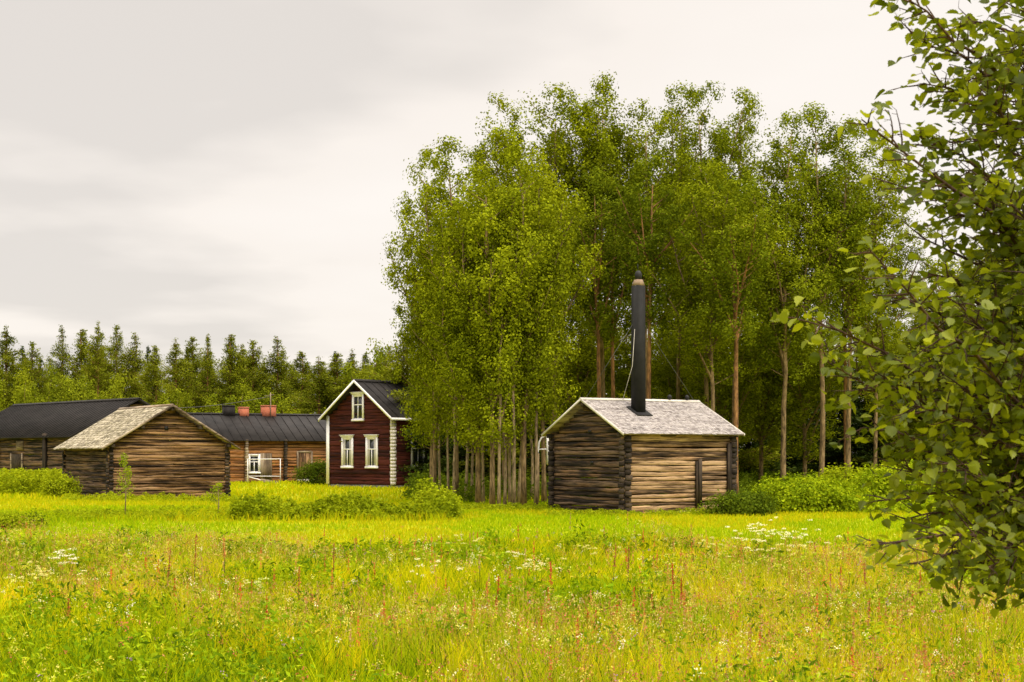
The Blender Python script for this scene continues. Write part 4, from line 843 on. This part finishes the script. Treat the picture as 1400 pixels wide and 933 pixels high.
# short mown strip and lawns beyond
n = 190000; X, Y = field(n, 25, 62, R, 1.2); hd = np.where((Y > 42.5) & (Y < 48) & (X < -2.0), 2.2, 1.0); H = (.055 + .10 * R.random(n)) * hd * (.8 + .5 * vnoise(X, Y, .7, 21))
pn = vnoise(X, Y, .22, 22) + .25 * (vnoise(X, Y, 1.2, 23) - .5)
dry = np.clip((Y - 46) / 8, 0, 1) * (X < -8)
ca = pick(R, n, [(.27, .38, .004), (.21, .33, .004), (.37, .42, .006)], [45, 28, 27]); cb_ = pick(R, n, [(.37, .41, .006), (.47, .41, .009), (.30, .37, .005)], [40, 30, 30]); col = np.where((pn + .45 * dry > .62)[:, None], cb_, ca)
tag(blades('mown_grass', X, Y, H, (.010 + .00030 * Y) * R.uniform(.7, 1.3, n), col, 'grass', None, 94, .8), 'short bright mown grass strip between the meadow and the buildings', 'grass', kind='stuff')
n = 70000; X, Y = field(n, 60, 125, R, 1.5, 3); H = .10 + .14 * R.random(n) + .1 * vnoise(X, Y, .3, 31); col = pick(R, n, [(.30, .38, .005), (.40, .44, .006), (.50, .45, .010)], [40, 35, 25])
tag(blades('yard_grass', X, Y, H, (.02 + .0005 * Y) * R.uniform(.7, 1.3, n), col, 'grass', None, 95, .8), 'grass of the farmyard around the buildings', 'grass', kind='stuff')

# ------------------------------------------------------------------ flowers
def umbels(R, C, rad, stems_from=None):
    """flat white flower heads: many tiny florets per head"""
    n = len(C); k = 26; a = R.uniform(0, 6.283, (n, k)); r = np.sqrt(R.random((n, k))) * rad[:, None]
    return np.stack([C[:, None, 0] + np.cos(a) * r, C[:, None, 1] + np.sin(a) * r, C[:, None, 2] + R.normal(0, .006, (n, k)) - r * .15], axis=-1).reshape(-1, 3)
def flower_clump(name, px, py, d, n, spread, label, seed, col=(.80, .76, .50), rad=.035, hz=None, cat='flowers'):
    """cluster of umbels on stems, the middle of the heads at photo row py"""
    R = rng(seed); x, y = at(px, d); zt = zat(py, d); t = empty(name, (x, y, float(gz(x, y))), 0, label, cat); z0 = float(gz(x, y))
    C = np.column_stack([R.normal(0, spread, n), R.normal(0, spread * .7, n), (zt - z0) + R.normal(0, spread * .38, n)])
    P = umbels(R, C, rad * R.uniform(.6, 1.3, n)); mb = MB()
    for c in C: mb.tube([(c[0] * .35, c[1] * .35, -.02), (c[0] * .8, c[1] * .8, c[2] * .6), tuple(c)], [.004, .003, .002], 4, False)
    for q in range(n):
        Pq = P[q * 26:(q + 1) * 26]; link('flower_head', cards_mesh('flower_head', Pq, R.normal(0, .35, Pq.shape) + np.array([0, -.3, 1]), R.uniform(.010, .018, 26) * (1 + d * .012), M['petal'], R, col=np.tile(col, (26, 1)) * R.uniform(.8, 1.1, (26, 1))), t)
    mb.build('stems', M['bush'], t)
    return t
fl = [(88, 762, 19.5, 16, .14, 'bright white umbel clump at the left of the meadow', (.84, .80, .62), .055), (40, 790, 18.5, 24, .22, 'cream meadowsweet patch left of the bright white umbels', (.70, .66, .25), .04), (8, 800, 18, 8, .16, 'cream flower patch cut by the left edge', (.66, .62, .22), .04),
 (112, 790, 18, 7, .14, 'pale umbels just right below the bright white clump', (.72, .68, .34), .035), (582, 778, 19, 12, .22, 'cream umbels low left of the middle of the meadow', (.76, .70, .42), .035), (703, 757, 20, 5, .10, 'tall meadowsweet plume below the dense aspen clump', (.72, .70, .40), .05), (720, 768, 19, 5, .10, 'meadowsweet plume right of the tall one', (.72, .68, .36), .05), (742, 778, 19, 6, .12, 'creamy plumes lower right of the meadowsweet pair', (.70, .66, .34), .05),
 (1055, 733, 22, 55, .32, 'large white umbel patch before the broad bright bush', (.82, .78, .52), .05), (1080, 752, 20.5, 16, .25, 'yellowish flowers just below the large white patch', (.66, .60, .20), .04), (990, 745, 21.5, 12, .22, 'pale yellow flowers between the cabin and the large white patch', (.64, .60, .22), .035),
 (640, 745, 21, 10, .25, 'pale yellow flowers in front of the slim stems', (.62, .58, .20), .035), (800, 752, 20, 12, .30, 'yellowish flowers in front of the cabin corner', (.60, .56, .16), .032), (355, 795, 17, 11, .12, 'yellow-white flower stand beside a dark leafy tuft', (.62, .66, .22), .035)]
for i, (px, py, d, n, sp, lab, c, rd) in enumerate(fl): flower_clump('flower_clump', px, py, d, n, sp, lab, 700 + i, c, rd)
# red sorrel / dock spikes: the clearly visible ones are things of their own
def dock(px, ytop, ybot, d, label, seed, col=(.50, .085, .035)):
    R = rng(seed); x, y = at(px, d); z0 = float(gz(x, y)); zt = zat(ytop, d) - z0; zb = zat(ybot, d) - z0; ln = R.normal(0, .05); t = empty('dock_stalk', (x, y, z0), 0, label, 'dock plant', 'red dock stalks in the meadow')
    mb = MB(); mb.tube([(0, 0, -.02), (ln * .5, 0, zt * .5), (ln, 0, zt)], [.005, .004, .002], 5, False); mb.build('stem', M['bark_alder'], t)
    k = int(70 + 260 * max(.1, zt - zb)); u = R.random(k); rr = .022 * (1 - .65 * u) + .004; a = R.uniform(0, 6.28, k); z = zb + (zt - zb) * u
    whorl = .012 * np.sin(z * 140); P = np.column_stack([ln * z / zt + np.cos(a) * (rr + whorl) * R.random(k), np.sin(a) * (rr + whorl) * R.random(k), z])
    link('seed_spike', cards_mesh('seed_spike', P, R.normal(size=P.shape), R.uniform(.009, .017, k) * (1 + d * .01), M['petal'], R, col=np.tile(col, (k, 1)) * R.uniform(.7, 1.3, (k, 1))), t)
for i, (px, yt, yb, d, lab) in enumerate([
 (1183, 818, 878, 13.5, 'brightest red dock spike in the lower right of the meadow'), (703, 905, 932, 11.5, 'red dock spike at the bottom edge near the middle'), (642, 912, 933, 11.3, 'pale orange dock spike cut by the bottom edge, left of the red one'), (742, 838, 862, 14, 'pair-forming slanted red spike below the meadow middle'),
 (264, 730, 775, 18.5, 'tall rust-red spike in the left meadow before the weed row'), (308, 732, 765, 19, 'paler rust spike right of the tall left one'), (225, 750, 790, 17.5, 'thin rust spike left of the tall left one'), (90, 818, 850, 14.5, 'orange spike in the lower left meadow'), (100, 830, 856, 14.6, 'shorter orange spike leaning beside its taller neighbour at lower left'),
 (677, 788, 812, 16, 'small red spike in the central meadow'), (667, 795, 815, 16, 'paler spike left of the small red central one'), (804, 835, 860, 14.2, 'short deep red spike right of the meadow middle'), (925, 770, 805, 17, 'thin red spike below the cabin right wall'), (932, 790, 820, 16.5, 'reddish thin spike just lower right of the one below the cabin wall'),
 (1150, 775, 812, 16.5, 'slender red spike below the large white flower patch'), (1135, 785, 815, 16, 'faint red spike left of the slender one at right'), (1186, 770, 800, 17, 'faint upright spike above the brightest red one'), (455, 742, 780, 18.5, 'rust spike beside the purple flowers left of centre'), (407, 775, 815, 16.5, 'faint red spike among pale flowers, left of centre'), (1350, 828, 850, 14.5, 'orange dock spike at right just below the near tree leaves'), (1245, 812, 850, 14.5, 'orange slanting spike left under the near tree'), (5, 865, 885, 13, 'orange spike at the lower left edge'), (836, 745, 775, 20, 'faint rust spike before the cabin corner'), (858, 745, 778, 19.5, 'rusty grass-like spike right of the cabin corner'), (1120, 742, 770, 20, 'rusty spike in the reddish grass at right'), (620, 900, 925, 12, 'faint pink spike low in the meadow, left of the bottom ones')]):
    dock(px, yt, yb, d, lab, 800 + i, (.62, .20, .07) if 'orange' in lab or 'pale' in lab else (.42, .13, .06) if ('rust' in lab or 'faint' in lab) else (.50, .06, .03))
# scattered tiny flowers, nobody could count them
R = rng(95); Ps = []; Cs = []
for n, c, s_, hz_ in ((220, (.80, .76, .56), .014, 1.15), (200, (.42, .22, .40), .012, 1.05), (220, (.42, .10, .20), .017, .8), (1100, (.68, .56, .06), .011, 1.15), (50, (.22, .14, .40), .012, 1.1), (1500, (.66, .62, .14), .012, 1.3), (1300, (.46, .14, .06), .012, 1.35), (120, (.78, .73, .40), .024, 1.3)):
    X, Y = field(n, 8, MEND - 1, R, 1.4); kk = vnoise(X, Y, .6, int(n)) > .42; X, Y = X[kk], Y[kk]; hh = gz(X, Y) + mheight(X, Y) * hz_ * R.uniform(.85, 1.1, len(X)); k = 9 if s_ < .014 else 14
    P = np.column_stack([np.repeat(X, k), np.repeat(Y, k), np.repeat(hh, k)]) + R.normal(0, s_ * 1.3, (len(X) * k, 3)); Ps.append(P); Cs.append(np.repeat(np.array([c]) * R.uniform(.8, 1.2, (len(X), 1)), k, axis=0))
P = np.vstack(Ps); C = np.vstack(Cs)
tag(link('wildflowers', cards_mesh('wildflowers', P, R.normal(0, .6, P.shape) + np.array([0, -.4, .8]), R.uniform(.008, .017, len(P)) * (1 + P[:, 1] * .012), M['petal'], R, col=C)), 'tiny white, yellow, pink and violet wildflowers dotted over the meadow', 'flowers', kind='stuff')

# ------------------------------------------------------------------ near tree at the right edge
R = rng(301); tx, ty_ = 2.35, 5.4
nt_ = empty('alder_tree', (tx, ty_, float(gz(tx, ty_))), 0, 'near leafy tree reaching in from the right edge with round dark leaves', 'tree')
mb = MB(); trp = np.array([(0, 0, -.05), (.03, 0, 1), (-.02, .03, 2), (.02, .05, 3), (-.03, 0, 4.2), (.0, .05, 5.6)]); mb.tube(trp, [.085, .07, .06, .045, .03, .012], 12); mb.build('trunk', M['bark_alder'], nt_, True)
def P3(px, py, d): x, y = at(px, d); return np.array([x - tx, y - ty_, zat(py, d)])
tips = [(1236, 2, 4.9, 1), (1248, 55, 5.3, 1), (1262, 120, 5.1, 1), (1300, -60, 5.2, 1), (1345, -80, 4.7, 1), (1390, -60, 5.6, 1), (1178, 170, 4.5, .55), (1255, 190, 5.0, 1), (1215, 255, 5.6, .8), (1240, 330, 5.2, 1), (1190, 350, 4.1, .7), (1205, 410, 5.5, 1), (1082, 440, 4.7, .8),
 (1150, 470, 5.6, 1), (1195, 520, 4.9, 1.1), (1130, 500, 5.0, 1), (1180, 590, 5.6, 1), (1205, 640, 5.0, 1.1), (1195, 690, 5.7, .8), (1194, 752, 4.4, .55), (1236, 716, 5.0, .9), (1250, 778, 4.5, .7), (1300, 795, 4.8, .8), (1345, 785, 4.5, .8), (1390, 790, 5.2, .9),
 (1310, 40, 5.7, 1), (1330, 130, 4.8, 1), (1300, 200, 5.8, 1), (1350, 250, 4.7, 1), (1300, 300, 4.9, 1.1), (1330, 360, 5.7, 1.1), (1290, 420, 4.6, 1.1), (1350, 450, 5.3, 1.1), (1280, 480, 5.8, 1.1), (1320, 540, 4.7, 1.1), (1270, 570, 5.2, 1.1), (1360, 600, 5.6, 1.1), (1300, 640, 4.6, 1.1), (1350, 690, 5.0, 1.1), (1290, 710, 5.7, 1), (1390, 750, 4.6, 1), (1330, 770, 5.4, 1), (1400, 150, 5.1, 1), (1410, 380, 4.6, 1.1), (1400, 520, 5.8, 1.1), (1375, 90, 5.7, 1), (1380, 320, 5.4, 1.1), (1260, 450, 5.4, 1.1), (1230, 560, 4.6, 1.0), (1240, 500, 5.9, 1.1), (1265, 640, 5.5, 1.1), (1250, 380, 4.8, 1), (1275, 250, 5.3, 1)]
LC, LN, LA, LS = [], [], [], []; limbs = MB()
def leaf_at(p, d, R, s=1.0):
    side = unit(R.normal(0, 1, 3) * np.array([1, 1, .5])); ax = unit(d * .6 + side * .8 + np.array([0, 0, -.35])); pl = R.uniform(.015, .03)
    limbs.tube([p, p + ax * pl], [.0012, .0008], 3, False)
    sz = .039 * s * R.uniform(.6, 1.25); LC.append(p + ax * (pl + sz * .5)); LA.append(ax); LN.append(unit(np.array([0, 0, 1.0]) * .9 + R.normal(0, .55, 3))); LS.append(sz)
for (px, py, d, dn) in tips:
    if 1200 <= px < 1300 and 300 < py < 660: px += 20; dn *= .95
    elif px < 1200: dn *= .85
    if px >= 1290 and py > 210: dn *= 1.25
    dn = max(dn, .75)
    tip = P3(px, py, d); L0 = np.linalg.norm(tip[:2]); z0 = np.clip(tip[2] - L0 * R.uniform(.35, .6) * (0.15 if py > 680 else 1), .35, 5.0)
    base = np.array([np.interp(z0, trp[:, 2], trp[:, 0]), np.interp(z0, trp[:, 2], trp[:, 1]), z0]); mid = (base + tip) / 2 + np.array([0, 0, R.uniform(.02, .16)]) + R.normal(0, .05, 3)
    t = np.linspace(0, 1, 10)[:, None]; bp = (1 - t) ** 2 * base + 2 * t * (1 - t) * mid + t * t * tip; bp[1:-1] += R.normal(0, .012, (8, 3)); Lb = np.linalg.norm(tip - base)
    limbs.tube(bp, np.linspace(.014, .0022, 10), 5, False)
    ntw = int(Lb / .036 * dn)
    for k in range(ntw):
        f = .18 + .82 * (k + R.random()) / ntw; i = f * 9; i0 = min(8, int(i)); p = bp[i0] + (bp[i0 + 1] - bp[i0]) * (i - i0); dd = unit(bp[i0 + 1] - bp[i0])
        sd = unit(np.cross(dd, unit(R.normal(0, .6, 3) + np.array([0, 0, 1]))) * (1 if k % 2 else -1) + dd * .9 + np.array([0, 0, R.normal(.05, .2)]))
        Lt = (.10 + .26 * (1 - f)) * R.uniform(.6, 1.25) * min(1, dn + .1); tw = limb_pts(p, sd, Lt, R, 4, .0, .10); limbs.tube(tw, np.linspace(.0035, .0012, 4), 4, False)
        for q in np.arange(.03, Lt, .031):
            j = q / Lt * 3; j0 = min(2, int(j)); leaf_at(tw[j0] + (tw[j0 + 1] - tw[j0]) * (j - j0), unit(tw[-1] - tw[0]), R)
        leaf_at(tw[-1], unit(tw[-1] - tw[0]), R)
    for q in np.arange(.35, 1, .045 / Lb):       # leaves on the branch itself
        i = q * 9; i0 = min(8, int(i)); leaf_at(bp[i0] + (bp[i0 + 1] - bp[i0]) * (i - i0), unit(bp[i0 + 1] - bp[i0]), R)
    leaf_at(bp[-1], unit(bp[-1] - bp[-2]), R)
limbs.build('branches', M['bark_alder'], nt_)
link('crown', cards_mesh('crown', np.array(LC), np.array(LN), np.array(LS), M['alder'], R, 'leaf', axis=np.array(LA), smooth=True), nt_)
print('near leaves', len(LC))
